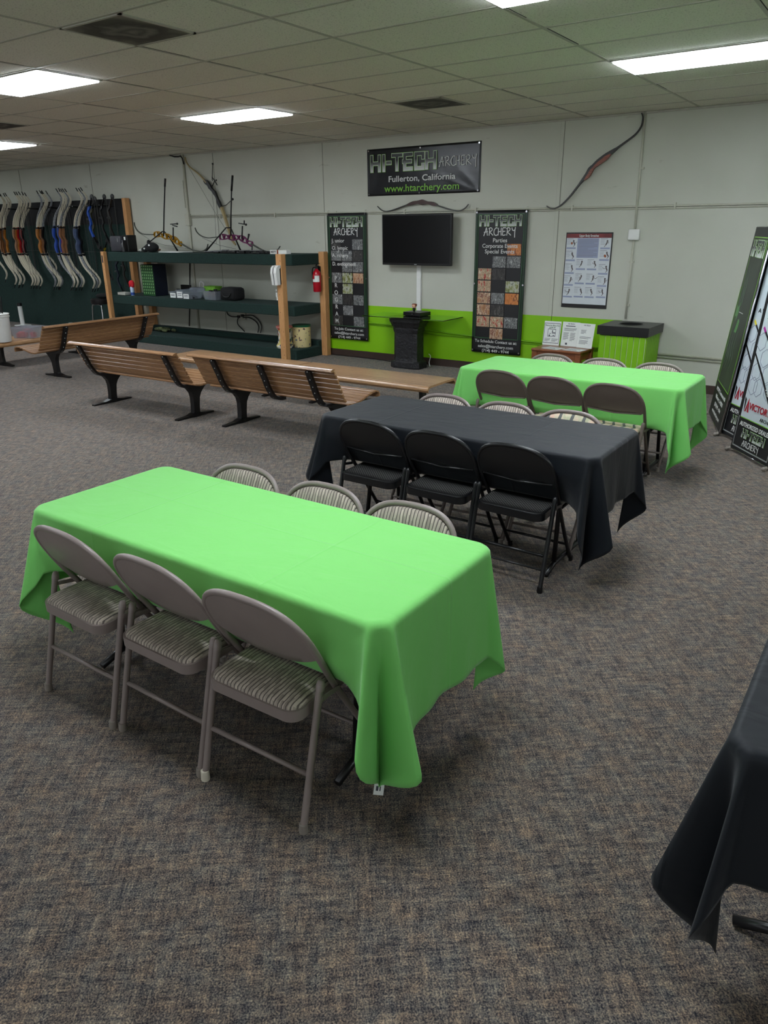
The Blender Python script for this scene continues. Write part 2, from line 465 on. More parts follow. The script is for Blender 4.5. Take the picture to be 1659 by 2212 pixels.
for x, y, lb in ((-6.54, 6.616, 'lit ceiling panel left of the middle, above the wooden benches'),
                 (-6.54, 4.178, 'lit ceiling panel nearer and further left, between the two rows of vents'),
                 (-1.667, 6.616, 'long lit ceiling panel at the upper right, cut by the right edge of the picture'),
                 (-1.667, 4.178, 'lit ceiling panel just touching the top edge of the picture'),
                 (-11.42, 6.616, 'small distant lit ceiling panel at the left edge of the picture'),
                 (-11.42, 4.178, 'lit ceiling panel above the left benches, outside the picture on the left'),
                 (-16.3, 6.616, 'lit ceiling panel in the far left of the room'),
                 (-6.54, 1.74, 'lit ceiling panel left of the front green table'),
                 (-6.54, -0.70, 'lit ceiling panel behind the camera on the left'),
                 (-1.667, 1.74, 'lit ceiling panel above the front green table, out of the picture'),
                 (3.21, 6.616, 'lit ceiling panel in the far right of the room'),
                 (3.21, 1.74, 'lit ceiling panel right of the camera')):
    ceiling_light(x, y, lb)

def vent_mat():
    mt, t, p, N, L = nt('dusty_perforated_metal')
    tc = N.new('ShaderNodeTexCoord')
    n = N.new('ShaderNodeTexNoise'); n.inputs['Scale'].default_value = 5; n.inputs['Detail'].default_value = 5
    L.new(tc.outputs['Object'], n.inputs['Vector'])
    gr = N.new('ShaderNodeVectorMath'); gr.operation = 'LENGTH'; L.new(tc.outputs['Object'], gr.inputs[0])
    s = N.new('ShaderNodeMath'); s.operation = 'MULTIPLY_ADD'; s.inputs[1].default_value = 0.35; L.new(n.outputs['Fac'], s.inputs[0]); L.new(gr.outputs['Value'], s.inputs[2])
    r = N.new('ShaderNodeValToRGB'); cr = r.color_ramp
    cr.elements[0].position = 0.16; cr.elements[0].color = srgb(122, 120, 112)
    cr.elements[1].position = 0.52; cr.elements[1].color = srgb(120, 118, 108)
    for q, c in ((0.24, (70, 68, 64)), (0.30, (112, 110, 104)), (0.36, (54, 54, 50)), (0.44, (74, 72, 66))):
        e = cr.elements.new(q); e.color = srgb(*c)
    L.new(s.outputs[0], r.inputs['Fac'])
    v = N.new('ShaderNodeTexVoronoi'); v.inputs['Scale'].default_value = 85; v.inputs['Randomness'].default_value = 0; L.new(tc.outputs['Object'], v.inputs['Vector'])
    lt = N.new('ShaderNodeMath'); lt.operation = 'LESS_THAN'; lt.inputs[1].default_value = 0.3; L.new(v.outputs['Distance'], lt.inputs[0])
    mx = N.new('ShaderNodeMixRGB'); L.new(lt.outputs[0], mx.inputs[0]); L.new(r.outputs['Color'], mx.inputs[1]); mx.inputs[2].default_value = srgb(34, 34, 33)
    L.new(mx.outputs['Color'], p.inputs['Base Color']); p.inputs['Roughness'].default_value = 0.7
    return mt
M_vent = vent_mat()
for x, y, lb in ((-4.41, 3.568, 'large square ceiling vent with dust rings at the upper left'),
                 (-4.41, 7.226, 'smaller looking square ceiling vent above the black banner'),
                 (-9.29, 5.397, 'square ceiling vent at the left edge, between two lights')):
    t = empty('ceiling_vent', lb, 'vent', (x, y, CEIL), 0, 'ceiling air vents')
    w = TY/2-0.012
    f = MB(); f.box(-w, w, -w, -w+0.02, -0.009, 0).box(-w, w, w-0.02, w, -0.009, 0).box(-w, -w+0.02, -w, w, -0.009, 0).box(w-0.02, w, -w, w, -0.009, 0)
    f.build('frame', M_grid, t)
    MB().box(-w+0.018, w-0.018, -w+0.018, w-0.018, -0.007, -0.001).build('perforated_plate', M_vent, t)

# ------------------------------------------------------------------ conduits and boxes on the wall
def pipe(name, pts, r, mt, label, cat='conduit', group=None):
    o = MB().tube(pts, r, 8).build(name, mt, None, True); return tag(o, label, cat, group)
yw = WALL
t = empty('wall_conduit', 'pair of thin white conduits running level along the back wall above the television', 'conduit', (0, 0, 0))
MB().tube([(-10.34, yw-0.012, 2.072), (-4.4, yw-0.012, 2.055), (XR, yw-0.012, 2.045)], 0.011, 8).build('conduit_run', M_pipe, t, True)
MB().tube([(-10.34, yw-0.010, 2.046), (-4.4, yw-0.010, 2.030), (XR, yw-0.010, 2.018)], 0.007, 8).build('lower_conduit_run', M_pipe, t, True)
c = MB()
for x in (-9.6, -8.4, -7.2, -6.0, -4.9, -3.6, -2.4, -1.2): c.box(x-0.01, x+0.01, yw-0.026, yw, 2.02, 2.085)
c.build('pipe_clip', M_pipe, t)
t = empty('corner_conduit', 'tall white conduit rising to the ceiling behind the cream hanging bow', 'conduit', (0, 0, 0))
MB().tube([(-10.36, yw-0.02, CEIL), (-10.36, yw-0.02, 0.15)], 0.02, 8).build('conduit_run', M_pipe, t, True)
MB().bbox(-10.41, -10.31, yw-0.06, yw, 1.92, 2.10, 0.006).build('junction_box', M_pipe, t)
MB().tube([(-10.43, yw-0.008, 2.62), (-10.43, yw-0.008, 2.2)], 0.006, 6).build('loose_wire', M_pipe, t)
t = empty('switch_conduit', 'white vertical conduit with square box on the right part of the wall', 'conduit', (0, 0, 0))
MB().tube([(-2.84, yw-0.014, CEIL), (-2.82, yw-0.014, 1.80)], 0.013, 8).tube([(-2.82, yw-0.014, 1.70), (-2.82, yw-0.014, 0.80)], 0.013, 8).build('conduit_run', M_pipe, t, True)
MB().bbox(-2.885, -2.755, yw-0.05, yw, 1.69, 1.81, 0.012).build('junction_box', M_white_pl, t)
c = MB()
for z in (2.45, 1.45, 0.96): c.box(-2.85, -2.79, yw-0.022, yw, z-0.012, z+0.012)
c.build('pipe_clip', M_pipe, t)
t = empty('low_conduit', 'low conduit along the wall, green on the green paint and white to its right', 'conduit', (0, 0, 0))
MB().tube([(-7.43, yw-0.012, 0.55), (-6.16, yw-0.012, 0.515), (-5.0, yw-0.012, 0.455), (-2.86, yw-0.012, 0.42)], 0.012, 8).build('green_run', M_pipe_green, t, True)
MB().tube([(-7.43, yw-0.010, 0.52), (-6.4, yw-0.010, 0.50), (-6.16, yw-0.010, 0.485), (-5.5, yw-0.010, 0.43), (-5.0, yw-0.010, 0.43), (-2.86, yw-0.010, 0.39)], 0.006, 8).build('thin_cable', M_pipe_green, t, True)
MB().tube([(-2.86, yw-0.013, 0.42), (XR, yw-0.013, 0.36)], 0.013, 8).tube([(-2.86, yw-0.013, 0.385), (XR, yw-0.013, 0.325)], 0.009, 8).build('white_run', M_pipe, t, True)
o = pipe('ceiling_cable', [(-10.66, yw-0.03, CEIL-0.006), (-10.55, yw-0.03, 2.985), (-10.45, yw-0.03, 2.98), (-10.38, yw-0.045, 2.985), (-10.345, yw-0.045, 2.95), (-10.32, yw-0.045, 2.86)], 0.011, M_black_pl, 'short black cable hooked over the tip of the cream hanging bow', 'cable')

# ------------------------------------------------------------------ block letters and hand lettering
# each glyph is a list of strokes (polylines) on a 1 x 1 cell
BLOCK = {
 'H': (0.95, [[(0, 0), (0, 1)], [(0.64, 0), (0.64, 1)], [(0, 0.5), (0.64, 0.5)]]),
 'I': (0.35, [[(0.05, 0), (0.05, 1)]]),
 '-': (0.42, [[(0, 0.5), (0.22, 0.5)]]),
 'T': (0.9, [[(0.02, 1), (0.70, 1)], [(0.36, 0), (0.36, 1)]]),
 'E': (0.9, [[(0.62, 1), (0.08, 1), (0.08, 0.5), (0.08, 0), (0.62, 0)], [(0.0, 0.52), (0.55, 0.52)]]),
 'C': (0.9, [[(0.62, 0.72), (0.62, 1), (0.06, 1), (0.06, 0), (0.62, 0), (0.62, 0.22)]]),
}
HAND = {
 'A': (0.72, [[(0.0, -0.05), (0.22, 0.5), (0.38, 1.0), (0.48, 0.5), (0.56, 0.0)], [(0.02, 0.42), (0.3, 0.46), (0.62, 0.52)]]),
 'R': (0.78, [[(0.1, 0.0), (0.14, 0.5), (0.16, 0.98)], [(0.0, 0.85), (0.3, 1.0), (0.55, 0.85), (0.45, 0.6), (0.16, 0.48), (0.4, 0.28), (0.72, 0.02)]]),
 'C': (0.62, [[(0.55, 0.92), (0.35, 0.98), (0.1, 0.7), (0.06, 0.35), (0.2, 0.08), (0.45, 0.02), (0.62, 0.15)]]),
 'H': (0.66, [[(0.08, 0.98), (0.1, 0.5), (0.08, 0.02)], [(0.52, 1.0), (0.5, 0.5), (0.54, 0.0)], [(0.0, 0.45), (0.3, 0.5), (0.6, 0.55)]]),
 'E': (0.62, [[(0.55, 0.98), (0.1, 0.94), (0.1, 0.5), (0.1, 0.05), (0.55, 0.1)], [(0.1, 0.5), (0.48, 0.55)]]),
 'Y': (0.66, [[(0.05, 1.0), (0.12, 0.72), (0.32, 0.62), (0.5, 0.72)], [(0.56, 1.05), (0.5, 0.5), (0.5, -0.25)]]),
}
def stroke_word(mb, word, table, x, z, h, wscale, r, y, width=None, mi=0, slant=0.0, dy=0.0, hh=0.0014, mapf=None):
    tot = sum(table[c][0] for c in word)
    k = width/tot if width else wscale*h
    cx = x
    for c in word:
        adv, strokes = table[c]; seg = 0
        for s in strokes:
            pts = [(cx+px*k+slant*pz*h, y+dy, z+pz*h) for px, pz in s]
            if mapf: pts = [mapf(*p) for p in pts]
            up = (0, 1, 0) if not mapf else (Vector(mapf(0, 1, 0))-Vector(mapf(0, 0, 0)))
            # square-ended ribbons
            P = [Vector(p) for p in pts]
            if table is BLOCK:
                e = r*0.9
                P[0] = P[0]+(P[0]-P[1]).normalized()*e; P[-1] = P[-1]+(P[-1]-P[-2]).normalized()*e
                for i in range(len(P)-1):
                    seg += 1; of = Vector(up).normalized()*(-0.00025*seg)
                    a, b = P[i]+of, P[i+1]+of; d = (b-a).normalized()*r
                    aa = a if i == 0 else a-d*0.98; bb = b if i == len(P)-2 else b+d*0.98
                    mb.ribbon([aa, bb], 2*r, hh, up, mi)
            else:
                mb.ribbon(bezierish(P, 4), 2*r, hh, up, mi)
        cx += adv*k
    return cx

def logo(parent, x, z, h, width, y, mapf=None, outline=None):
    """HI-TECH in outlined block letters, silver inside"""
    o = MB(); stroke_word(o, 'HI-TECH', BLOCK, x, z, h, 1, h*0.168, y, width, mapf=mapf, dy=-0.0005, hh=0.0012)
    o.build('logo_outline', outline or M_greentxt, parent)
    o = MB(); stroke_word(o, 'HI-TECH', BLOCK, x, z, h, 1, h*0.142, y, width, mapf=mapf, dy=-0.0025, hh=0.0012)
    o.build('logo_highlight', M_whitetxt, parent)
    o = MB(); stroke_word(o, 'HI-TECH', BLOCK, x, z, h, 1, h*0.112, y, width, mapf=mapf, dy=-0.0045, hh=0.0012)
    o.build('logo_lettering', M_logofill, parent)

def logofill():
    mt, t, p, N, L = nt('silver_fade_print')
    tc = N.new('ShaderNodeTexCoord'); sp = N.new('ShaderNodeSeparateXYZ'); L.new(tc.outputs['Generated'], sp.inputs[0])
    r = N.new('ShaderNodeValToRGB'); cr = r.color_ramp
    cr.elements[0].position = 0.05; cr.elements[0].color = srgb(205, 208, 205)
    cr.elements[1].position = 0.95; cr.elements[1].color = srgb(64, 70, 66)
    e = cr.elements.new(0.45); e.color = srgb(112, 116, 112)
    e = cr.elements.new(0.62); e.color = srgb(30, 34, 32)
    L.new(sp.outputs[2], r.inputs['Fac']); L.new(r.outputs['Color'], p.inputs['Base Color'])
    p.inputs['Roughness'].default_value = 0.45
    return mt
M_logofill = logofill()

def grommets(parent, pts, y, r=0.012, mapf=None):
    g = MB()
    for x, z in pts:
        c = (x, y, z) if not mapf else mapf(x, y, z)
        a = Vector(c); d = Vector((0, -0.004, 0)) if not mapf else Vector(mapf(x, y-0.004, z))-a
        g.tube([a, a+d], r, 10)
    g.build('grommet', M_chrome, parent)

# ------------------------------------------------------------------ wide banner above the television
def sheet(x0, x1, z0, z1, y, th=0.003, nx=30, nz=14, f=None, mapf=None):
    """thin vinyl sheet with its own waviness"""
    mb = MB(); vs_ = []
    for side in (0, 1):
        for j in range(nz+1):
            for i in range(nx+1):
                u, v = i/nx, j/nz
                d = f(u, v) if f else 0
                p = (x0+(x1-x0)*u, y-d-(th if side == 0 else 0), z0+(z1-z0)*v)
                vs_.append(mapf(*p) if mapf else p)
    n = (nx+1)*(nz+1); fs_ = []
    for j in range(nz):
        for i in range(nx):
            a = j*(nx+1)+i
            fs_.append((a, a+1, a+nx+2, a+nx+1)); fs_.append((n+a, n+a+nx+1, n+a+nx+2, n+a+1))
    for i in range(nx):
        fs_.append((i, n+i, n+i+1, i+1)); a = nz*(nx+1)+i; fs_.append((a, a+1, n+a+1, n+a))
    for j in range(nz):
        a = j*(nx+1); fs_.append((a, a+nx+1, n+a+nx+1, n+a)); a = a+nx; fs_.append((a, n+a, n+a+nx+1, a+nx+1))
    mb.add(vs_, fs_); return mb

t = empty('wall_banner', 'wide black vinyl banner with the green outlined shop name above the television', 'banner', (0, 0, 0))
def wav(u, v):
    # diagonal pull folds near the lower right corner, shallow elsewhere
    d = 0.0
    a = (1-u)*1.7+v*0.9
    if u > 0.6: d += 0.006*max(0, 1-abs((1-u)*1.6-v*0.55)/0.06)*max(0, 1-v*1.4)
    if u > 0.55: d += 0.005*max(0, 1-abs((1-u)*1.1-v*0.95-0.02)/0.05)*max(0, 1-v*1.3)
    d += 0.0015*sin(u*9)*sin(v*5)
    return max(0, d)
sheet(-6.63, -4.855, 2.268, 2.862, WALL-0.001, 0.003, 60, 24, wav).build('vinyl_sheet', M_vinyl, t, True)
YT = WALL-0.013
logo(t, -6.545, 2.590, 0.175, 1.08, YT)
o = MB(); stroke_word(o, 'ARCHERY', HAND, -5.465, 2.595, 0.115, 1, 0.0050, YT, 0.56); o.build('hand_lettering', M_whitetxt, t)
text_mesh('lettering', 'Fullerton, California', 0.105, t, wallM(-5.745, 2.470, YT), M_whitetxt, width=1.05, offset=0.0012)
text_mesh('web_address', 'www.htarchery.com', 0.125, t, wallM(-5.745, 2.352, YT), M_greentxt, width=1.18, offset=0.0012)
grommets(t, [(-6.60, 2.84), (-5.76, 2.835), (-4.885, 2.84), (-6.60, 2.295), (-5.77, 2.29), (-4.885, 2.29)], YT+0.003)

# ------------------------------------------------------------------ two tall photo banners
def photo_mat(name, cols, scale=9):
    mt, t, p, N, L = nt(name)
    tc = N.new('ShaderNodeTexCoord')
    mp = N.new('ShaderNodeMapping'); mp.inputs['Scale'].default_value = (2.2, 1, 1); L.new(tc.outputs['Object'], mp.inputs[0])
    n = N.new('ShaderNodeTexVoronoi'); scale *= 0.6; n.inputs['Scale'].default_value = scale; n.inputs['Randomness'].default_value = 1
    nn = N.new('ShaderNodeTexNoise'); nn.inputs['Scale'].default_value = scale*1.6; nn.inputs['Detail'].default_value = 4
    L.new(mp.outputs[0], n.inputs['Vector']); L.new(mp.outputs[0], nn.inputs['Vector'])
    r = N.new('ShaderNodeValToRGB'); cr = r.color_ramp; cr.interpolation = 'CONSTANT'
    cr.elements[0].position = 0; cr.elements[0].color = srgb(*cols[0]); cr.elements[1].position = 0.4; cr.elements[1].color = srgb(*cols[1])
    for q, c in zip((0.48, 0.56, 0.64), cols[2:]):
        e = cr.elements.new(q); e.color = srgb(*c)
    cr.interpolation = 'LINEAR'; nn.inputs['Roughness'].default_value = 0.6
    L.new(nn.outputs['Fac'], r.inputs['Fac']); L.new(r.outputs['Color'], p.inputs['Base Color']); p.inputs['Roughness'].default_value = 0.4
    return mt
PH = [photo_mat('photo_grey', [(34, 34, 38), (78, 80, 82), (140, 142, 140), (60, 60, 64), (180, 182, 180)], 14),
      photo_mat('photo_warm', [(52, 30, 22), (170, 120, 82), (196, 170, 140), (120, 50, 40), (210, 190, 160)], 13),
      photo_mat('photo_grass', [(40, 46, 30), (120, 124, 70), (150, 156, 110), (190, 192, 180), (70, 76, 50)], 14),
      photo_mat('photo_dark', [(18, 18, 20), (44, 42, 42), (66, 64, 62), (36, 36, 36), (92, 90, 86)], 12),
      photo_mat('photo_red', [(80, 22, 20), (170, 60, 50), (200, 180, 150), (140, 110, 80), (216, 200, 176)], 14),
      photo_mat('photo_orange', [(40, 22, 18), (196, 120, 60), (208, 132, 72), (120, 60, 40), (210, 150, 90)], 8)]

def tall_banner(name, label, x0, x1, z0, z1, rows, x_in, photos, logo_w, texts):
    t = empty(name, label, 'banner', (0, 0, 0), 0, 'tall hanging photo banners')
    y = WALL-0.03
    sheet(x0, x1, z0, z1, y, 0.003, 24, 40, lambda u, v: 0.004*sin(u*3.0)+0.003*sin(v*7+u*2)+0.004*v).build('banner_sheet', M_vinyl2, t, True)
    yt = y-0.0155
    # green frame lines
    fr = MB(); w = 0.006; b = 0.045; zb = z0+0.20
    for xa in (x0+b, x1-b): fr.box(xa-w/2, xa+w/2, yt+0.001, yt+0.002, zb, z1-b)
    fr.box(x0+b, x1-b, yt+0.001, yt+0.002, zb-w/2, zb+w/2); fr.box(x0+b, x1-b, yt+0.001, yt+0.002, z1-b-w/2, z1-b+w/2)
    fr.build('green_frame_line', M_greentxt2, t)
    gr = MB(); 
    for xa, xb in ((x0+0.004, x0+b-0.012), (x1-b+0.012, x1-0.004)): gr.box(xa, xb, yt+0.001, yt+0.002, z0+0.2, z1-0.02)
    gr.build('green_edge_print', M_darkgreen_print, t)
    cw = (x1-x0-2*b-0.03)/3; rh = rows[1]; zt = rows[0]
    ph = MB()
    for (c, r, mi, *k) in photos:
        xa = x0+b+0.015+c*cw; za = zt-r*rh
        ph.box(xa+0.006, xa+cw-0.006, yt, yt+0.0012, za-rh+0.014, za, mi)
    ph.build('photo_collage', PH, t)
    logo(t, x0+b+0.03, z1-0.175, 0.105, logo_w, yt, outline=M_greentxt)
    o = MB(); wd = (x1-x0)*0.62; stroke_word(o, 'ARCHERY', HAND, (x0+x1)/2-wd/2-0.01, z1-0.300, 0.095, 1, 0.0055, yt-0.001, wd); o.build('hand_lettering', M_whitetxt, t)
    for body, x, z, size, al, wd, mt in texts:
        text_mesh('lettering', body, size, t, wallM(x, z, yt-0.002), mt, align=al, width=wd, offset=0.0006)
    grommets(t, [(x0+0.02, z1-0.02), (x1-0.02, z1-0.02), (x0+0.02, z0+0.03), (x1-0.02, z0+0.03), (x0+0.015, (z0+z1)/2), (x1-0.015, (z0+z1)/2)], yt)
    h = MB()
    for xa in (x0+0.02, x1-0.02): h.tube([(xa, y-0.01, z1-0.02), (xa, y-0.012, z1+0.03), (xa, WALL-0.004, z1+0.035)], 0.003, 6)
    h.build('hanging_tie', M_pipe, t)
    return t
M_greentxt2 = mat('dim_green_print', (60, 110, 70), 0.5)
xj0, xj1, zj0, zj1 = -7.355, -6.64, 0.262, 2.058
W = M_whitetxt
tall_banner('tall_banner', 'tall black banner of small photos with PROGRAM down its side, left of the television', xj0, xj1, zj0, zj1,
    (1.70, 0.156), 0.045,
    [(0, 0, 3), (2, 0, 0), (0, 1, 0), (1, 1, 0), (2, 1, 3), (1, 2, 0), (2, 2, 0), (0, 3, 0), (1, 3, 2), (2, 3, 1), (1, 4, 2), (0, 5, 0), (1, 5, 3), (2, 5, 0), (1, 6, 0), (0, 7, 3), (2, 7, 0)],
    0.60,
    [('J. unior', -7.27, 1.68, 0.075, 'LEFT', 0.24, W), ('O. lympic', -7.27, 1.578, 0.075, 'LEFT', 0.29, W), ('A. rchery', -7.27, 1.476, 0.075, 'LEFT', 0.30, W), ('D. evelopment', -7.27, 1.356, 0.075, 'LEFT', 0.43, W)]
    + [(ch, -7.215, 1.151-i*0.1037, 0.085, 'CENTER', None, W) for i, ch in enumerate('PROGRAM')]
    + [('To Join Contact us at:', -6.995, 0.413, 0.055, 'CENTER', 0.55, W), ('sales@htarchery.com', -6.99, 0.351, 0.055, 'CENTER', 0.56, W), ('(714) 449 - 9744', -6.99, 0.291, 0.052, 'CENTER', 0.42, W)])
xp0, xp1, zp0, zp1 = -4.885, -4.155, 0.25, 2.045
tall_banner('tall_banner', 'tall black banner of small photos headed Parties and Events, right of the television', xp0, xp1, zp0, zp1,
    (1.645, 0.152), 0.045,
    [(2, 0, 5), (1, 1, 0), (2, 1, 0), (0, 2, 4), (1, 2, 3), (0, 3, 4), (2, 3, 2), (0, 4, 1), (1, 4, 0), (2, 4, 5), (0, 5, 1), (1, 5, 3), (0, 6, 4), (1, 6, 4), (2, 6, 0), (1, 7, 1)],
    0.60,
    [('Parties', -4.52, 1.686, 0.07, 'CENTER', 0.20, W), ('Corporate Events', -4.52, 1.618, 0.07, 'CENTER', 0.50, W), ('Special Events', -4.52, 1.550, 0.07, 'CENTER', 0.42, W),
     ('To Schedule Contact us at:', -4.52, 0.404, 0.055, 'CENTER', 0.62, W), ('sales@htarchery.com', -4.52, 0.338, 0.055, 'CENTER', 0.52, W), ('(714) 449 - 9744', -4.52, 0.280, 0.052, 'CENTER', 0.40, W)])

# ------------------------------------------------------------------ television
t = empty('television', 'flat black wall-mounted television below the wide banner', 'television', (-5.728, WALL, 1.693))
w, h = 0.555, 0.328
MB().bbox(-w, w, -0.16, -0.11, -h, h, 0.008).build('bezel', M_black_pl, t)
M_screen = mat('glossy_screen', (12, 12, 14), 0.2, noise=0.05, nscale=2)
MB().box(-w+0.018, w-0.018, -0.1615, -0.159, -h+0.03, h-0.018).build('screen', M_screen, t)
MB().box(-0.2, 0.2, -0.11, -0.002, -0.15, 0.15).build('wall_bracket', M_black_metal, t)
MB().box(-0.02, 0.02, -0.163, -0.16, -h+0.008, -h+0.018).build('maker_mark', M_silver, t)
tag(MB().bbox(-5.79, -5.722, WALL-0.035, WALL, 0.70, 1.372, 0.004).build('cable_cover', M_white_pl), 'white vertical cable cover running down from the television', 'cable cover')

# ------------------------------------------------------------------ pedestal, glass, box, figurine
M_stone = mat('black_textured_stone', (30, 30, 33), 0.45, noise=0.55, nscale=22, bump=1.0, bscale=30)
t = empty('pedestal', 'black stone-look pedestal column carrying the glass top', 'pedestal', (-5.72, 8.87, 0))
def octa(r, c=0.72):
    a = r*c
    return [(r, -a), (r, a), (a, r), (-a, r), (-r, a), (-r, -a), (-a, -r), (a, -r)]
def stack(mb, prof, sy=0.62):
    vs_ = []; 
    for r, z in prof: vs_ += [(x, y*sy, z) for x, y in octa(r)]
    k = len(prof); fs_ = [(i*8+j, i*8+(j+1) % 8, (i+1)*8+(j+1) % 8, (i+1)*8+j) for i in range(k-1) for j in range(8)]
    fs_ += [tuple(reversed(range(8))), tuple(range((k-1)*8, k*8))]
    return mb.add(vs_, fs_)
stack(MB(), [(0.232, 0), (0.238, 0.02), (0.232, 0.085), (0.205, 0.1)]).build('base', M_stone, t)
stack(MB(), [(0.198, 0.095), (0.190, 0.14), (0.187, 0.48), (0.195, 0.50)]).build('shaft', M_stone, t)
stack(MB(), [(0.195, 0.495), (0.203, 0.53), (0.203, 0.555), (0.222, 0.575), (0.232, 0.605), (0.250, 0.635), (0.254, 0.685), (0.245, 0.693)]).build('capital', M_stone, t)
def glass_mat(name, col=(0.75, 0.95, 0.82), rough=0.02):
    mt, t_, p, N, L = nt(name)
    p.inputs['Base Color'].default_value = (*col, 1); p.inputs['Transmission Weight'].default_value = 1.0
    p.inputs['Roughness'].default_value = rough; p.inputs['IOR'].default_value = 1.45
    return mt
M_glass = glass_mat('green_glass')
gx = empty('glass_sheet', 'rectangular clear glass sheet lying on the black pedestal', 'glass top', (-5.69, 8.90, 0.693))
MB().bbox(-0.66, 0.66, -0.27, 0.27, 0.0, 0.012, 0.003).build('glass_pane', M_glass, gx)
t = empty('set_top_box', 'flat black electronic box on the glass top', 'electronics', (-5.66, 8.98, 0.7055), radians(-6))
MB().bbox(-0.15, 0.15, -0.12, 0.12, 0.004, 0.055, 0.005).build('casing', M_black_pl, t)
f_ = MB()
for sx in (-1, 1):
    for sy in (-1, 1): f_.lathe([(0.012, 0), (0.012, 0.006)], 8, (sx*0.12, sy*0.09, 0))
f_.build('foot', M_black_pl, t)
MB().lathe([(0.004, 0), (0.004, 0.002)], 8).xf(Matrix.Translation((0.01, -0.1205, 0.03)) @ Matrix.Rotation(pi/2, 4, 'X')).build('power_light', M_whitetxt, t)
t = empty('figurine', 'tiny big-headed figurine in black standing on the flat black box', 'figurine', (-5.70, 8.97, 0.7612))
M_skin = mat('figurine_skin', (214, 164, 134), 0.5); M_hair = mat('figurine_hair', (126, 62, 40), 0.6)
MB().bbox(-0.028, 0.028, -0.024, 0.024, 0.048, 0.095, 0.014).build('head', M_skin, t)
MB().bbox(-0.033, 0.033, -0.016, 0.03, 0.066, 0.104, 0.012).build('hair', M_hair, t)
b = MB().tube([(0, 0, 0.018), (0, 0, 0.05)], [0.017, 0.013], 10)
for s in (-1, 1):
    b.tube([(s*0.01, 0, 0.0), (s*0.008, 0, 0.02)], 0.007, 8); b.tube([(s*0.014, 0, 0.044), (s*0.024, -0.004, 0.026)], 0.005, 8)
b.build('body', M_black_cl, t, True)
e_ = MB()
for s in (-1, 1): e_.sphere((s*0.012, -0.0245, 0.068), 0.004, 8)
e_.build('eye', M_black_pl, t)
tag(MB().tube(bezierish([(-7.35, 9.17, 0.006), (-6.6, 9.16, 0.006), (-6.3, 9.13, 0.006), (-6.05, 9.05, 0.006)]), 0.005, 6).build('floor_cord', M_black_pl, None, True), 'thin dark cord lying on the carpet along the wall left of the pedestal', 'cord')
tag(MB().tube(bezierish([(-5.53, 9.1, 0.17), (-5.49, 9.08, 0.14), (-5.50, 9.06, 0.06), (-5.46, 9.02, 0.012)]), 0.006, 6).build('white_lead', M_white_pl, None, True), 'short white cord dropping to the floor right of the pedestal', 'cord')

# ------------------------------------------------------------------ recurve bows on the wall
def bow_limb(pts, y, w0, w1, name, mt, parent, th=0.007):
    P = [(x, y, z) for x, z in pts]; P = bezierish(P, 5); k = len(P)
    ws = [w0+(w1-w0)*i/(k-1) for i in range(k)]
    ts = [th*(1.3-0.6*i/(k-1)) for i in range(k)]
    # width runs across the wall plane normal (y), thickness in plane
    return MB().ribbon(P, ws, ts, _perp(P)).build(name, mt, parent, True, 40)
def _perp(P):
    d = (P[-1]-P[0]); v = Vector((-d.z, 0, d.x)); return v.normalized()

M_redwood = wood('red_brown_riser', (96, 44, 26), (150, 74, 44), 'X', 0.4, 8, 0.3)
M_darkwood = wood('dark_riser', (40, 20, 18), (74, 36, 32), 'X', 0.35, 8, 0.4)
M_cream = mat('cream_limb_laminate', (226, 219, 198), 0.4, noise=0.04, nscale=6)
M_creamwood = mat('pale_wood_limb', (170, 152, 108), 0.4, noise=0.08, nscale=9)
M_string = mat('bow_string', (60, 60, 58), 0.7)

def riser_mesh(pts, y, ws, th, name, mt, parent):
    """riser of varying in-plane thickness ws following points (x,z)"""
    P = bezierish([(x, y, z) for x, z in pts], 4); k = len(P)
    W_ = [ws[min(len(ws)-1, int(i/(k-1)*(len(ws)-1)))]*(1-((i/(k-1)*(len(ws)-1)) % 1)) + ws[min(len(ws)-1, int(i/(k-1)*(len(ws)-1))+1)]*((i/(k-1)*(len(ws)-1)) % 1) for i in range(k)]
    return MB().ribbon(P, W_, th, (0, 1, 0)).build(name, mt, parent, True, 45)

t = empty('recurve_bow', 'dark slender recurve bow mounted level above the television', 'bow', (0, 0, 0))
y = WALL-0.03
riser_mesh([(-5.95, 2.140), (-5.813, 2.168), (-5.707, 2.168), (-5.585, 2.155), (-5.47, 2.125)], y, [0.016, 0.045, 0.038, 0.07, 0.03, 0.05, 0.016], 0.035, 'riser', M_darkwood, t)
bow_limb([(-5.93, 2.147), (-6.15, 2.088), (-6.288, 2.066), (-6.376, 2.083), (-6.446, 2.135)], y, 0.036, 0.018, 'limb', M_darklimb if 'M_darklimb' in globals() else mat('dark_grey_limb', (44, 42, 40), 0.35, noise=0.1), t, 0.011)
bow_limb([(-5.49, 2.130), (-5.35, 2.088), (-5.219, 2.060), (-5.125, 2.052), (-5.05, 2.082), (-5.002, 2.128)], y, 0.036, 0.018, 'limb', MATS['dark_grey_limb'], t, 0.011)
t = empty('recurve_bow', 'long dark recurve bow with reddish wooden grip hung diagonally at the upper right', 'bow', (0, 0, 0))
y = WALL-0.04
up = [(-3.153, 2.644), (-3.027, 2.721), (-2.914, 2.798), (-2.86, 2.875), (-2.852, 2.957), (-2.872, 3.004)]
bow_limb(up, y, 0.04, 0.018, 'limb', MATS['dark_grey_limb'], t, 0.014)
bow_limb([(-3.482, 2.357), (-3.555, 2.265), (-3.631, 2.175), (-3.719, 2.094), (-3.801, 2.054), (-3.866, 2.055), (-3.916, 2.082)], y, 0.04, 0.018, 'limb', MATS['dark_grey_limb'], t, 0.014)
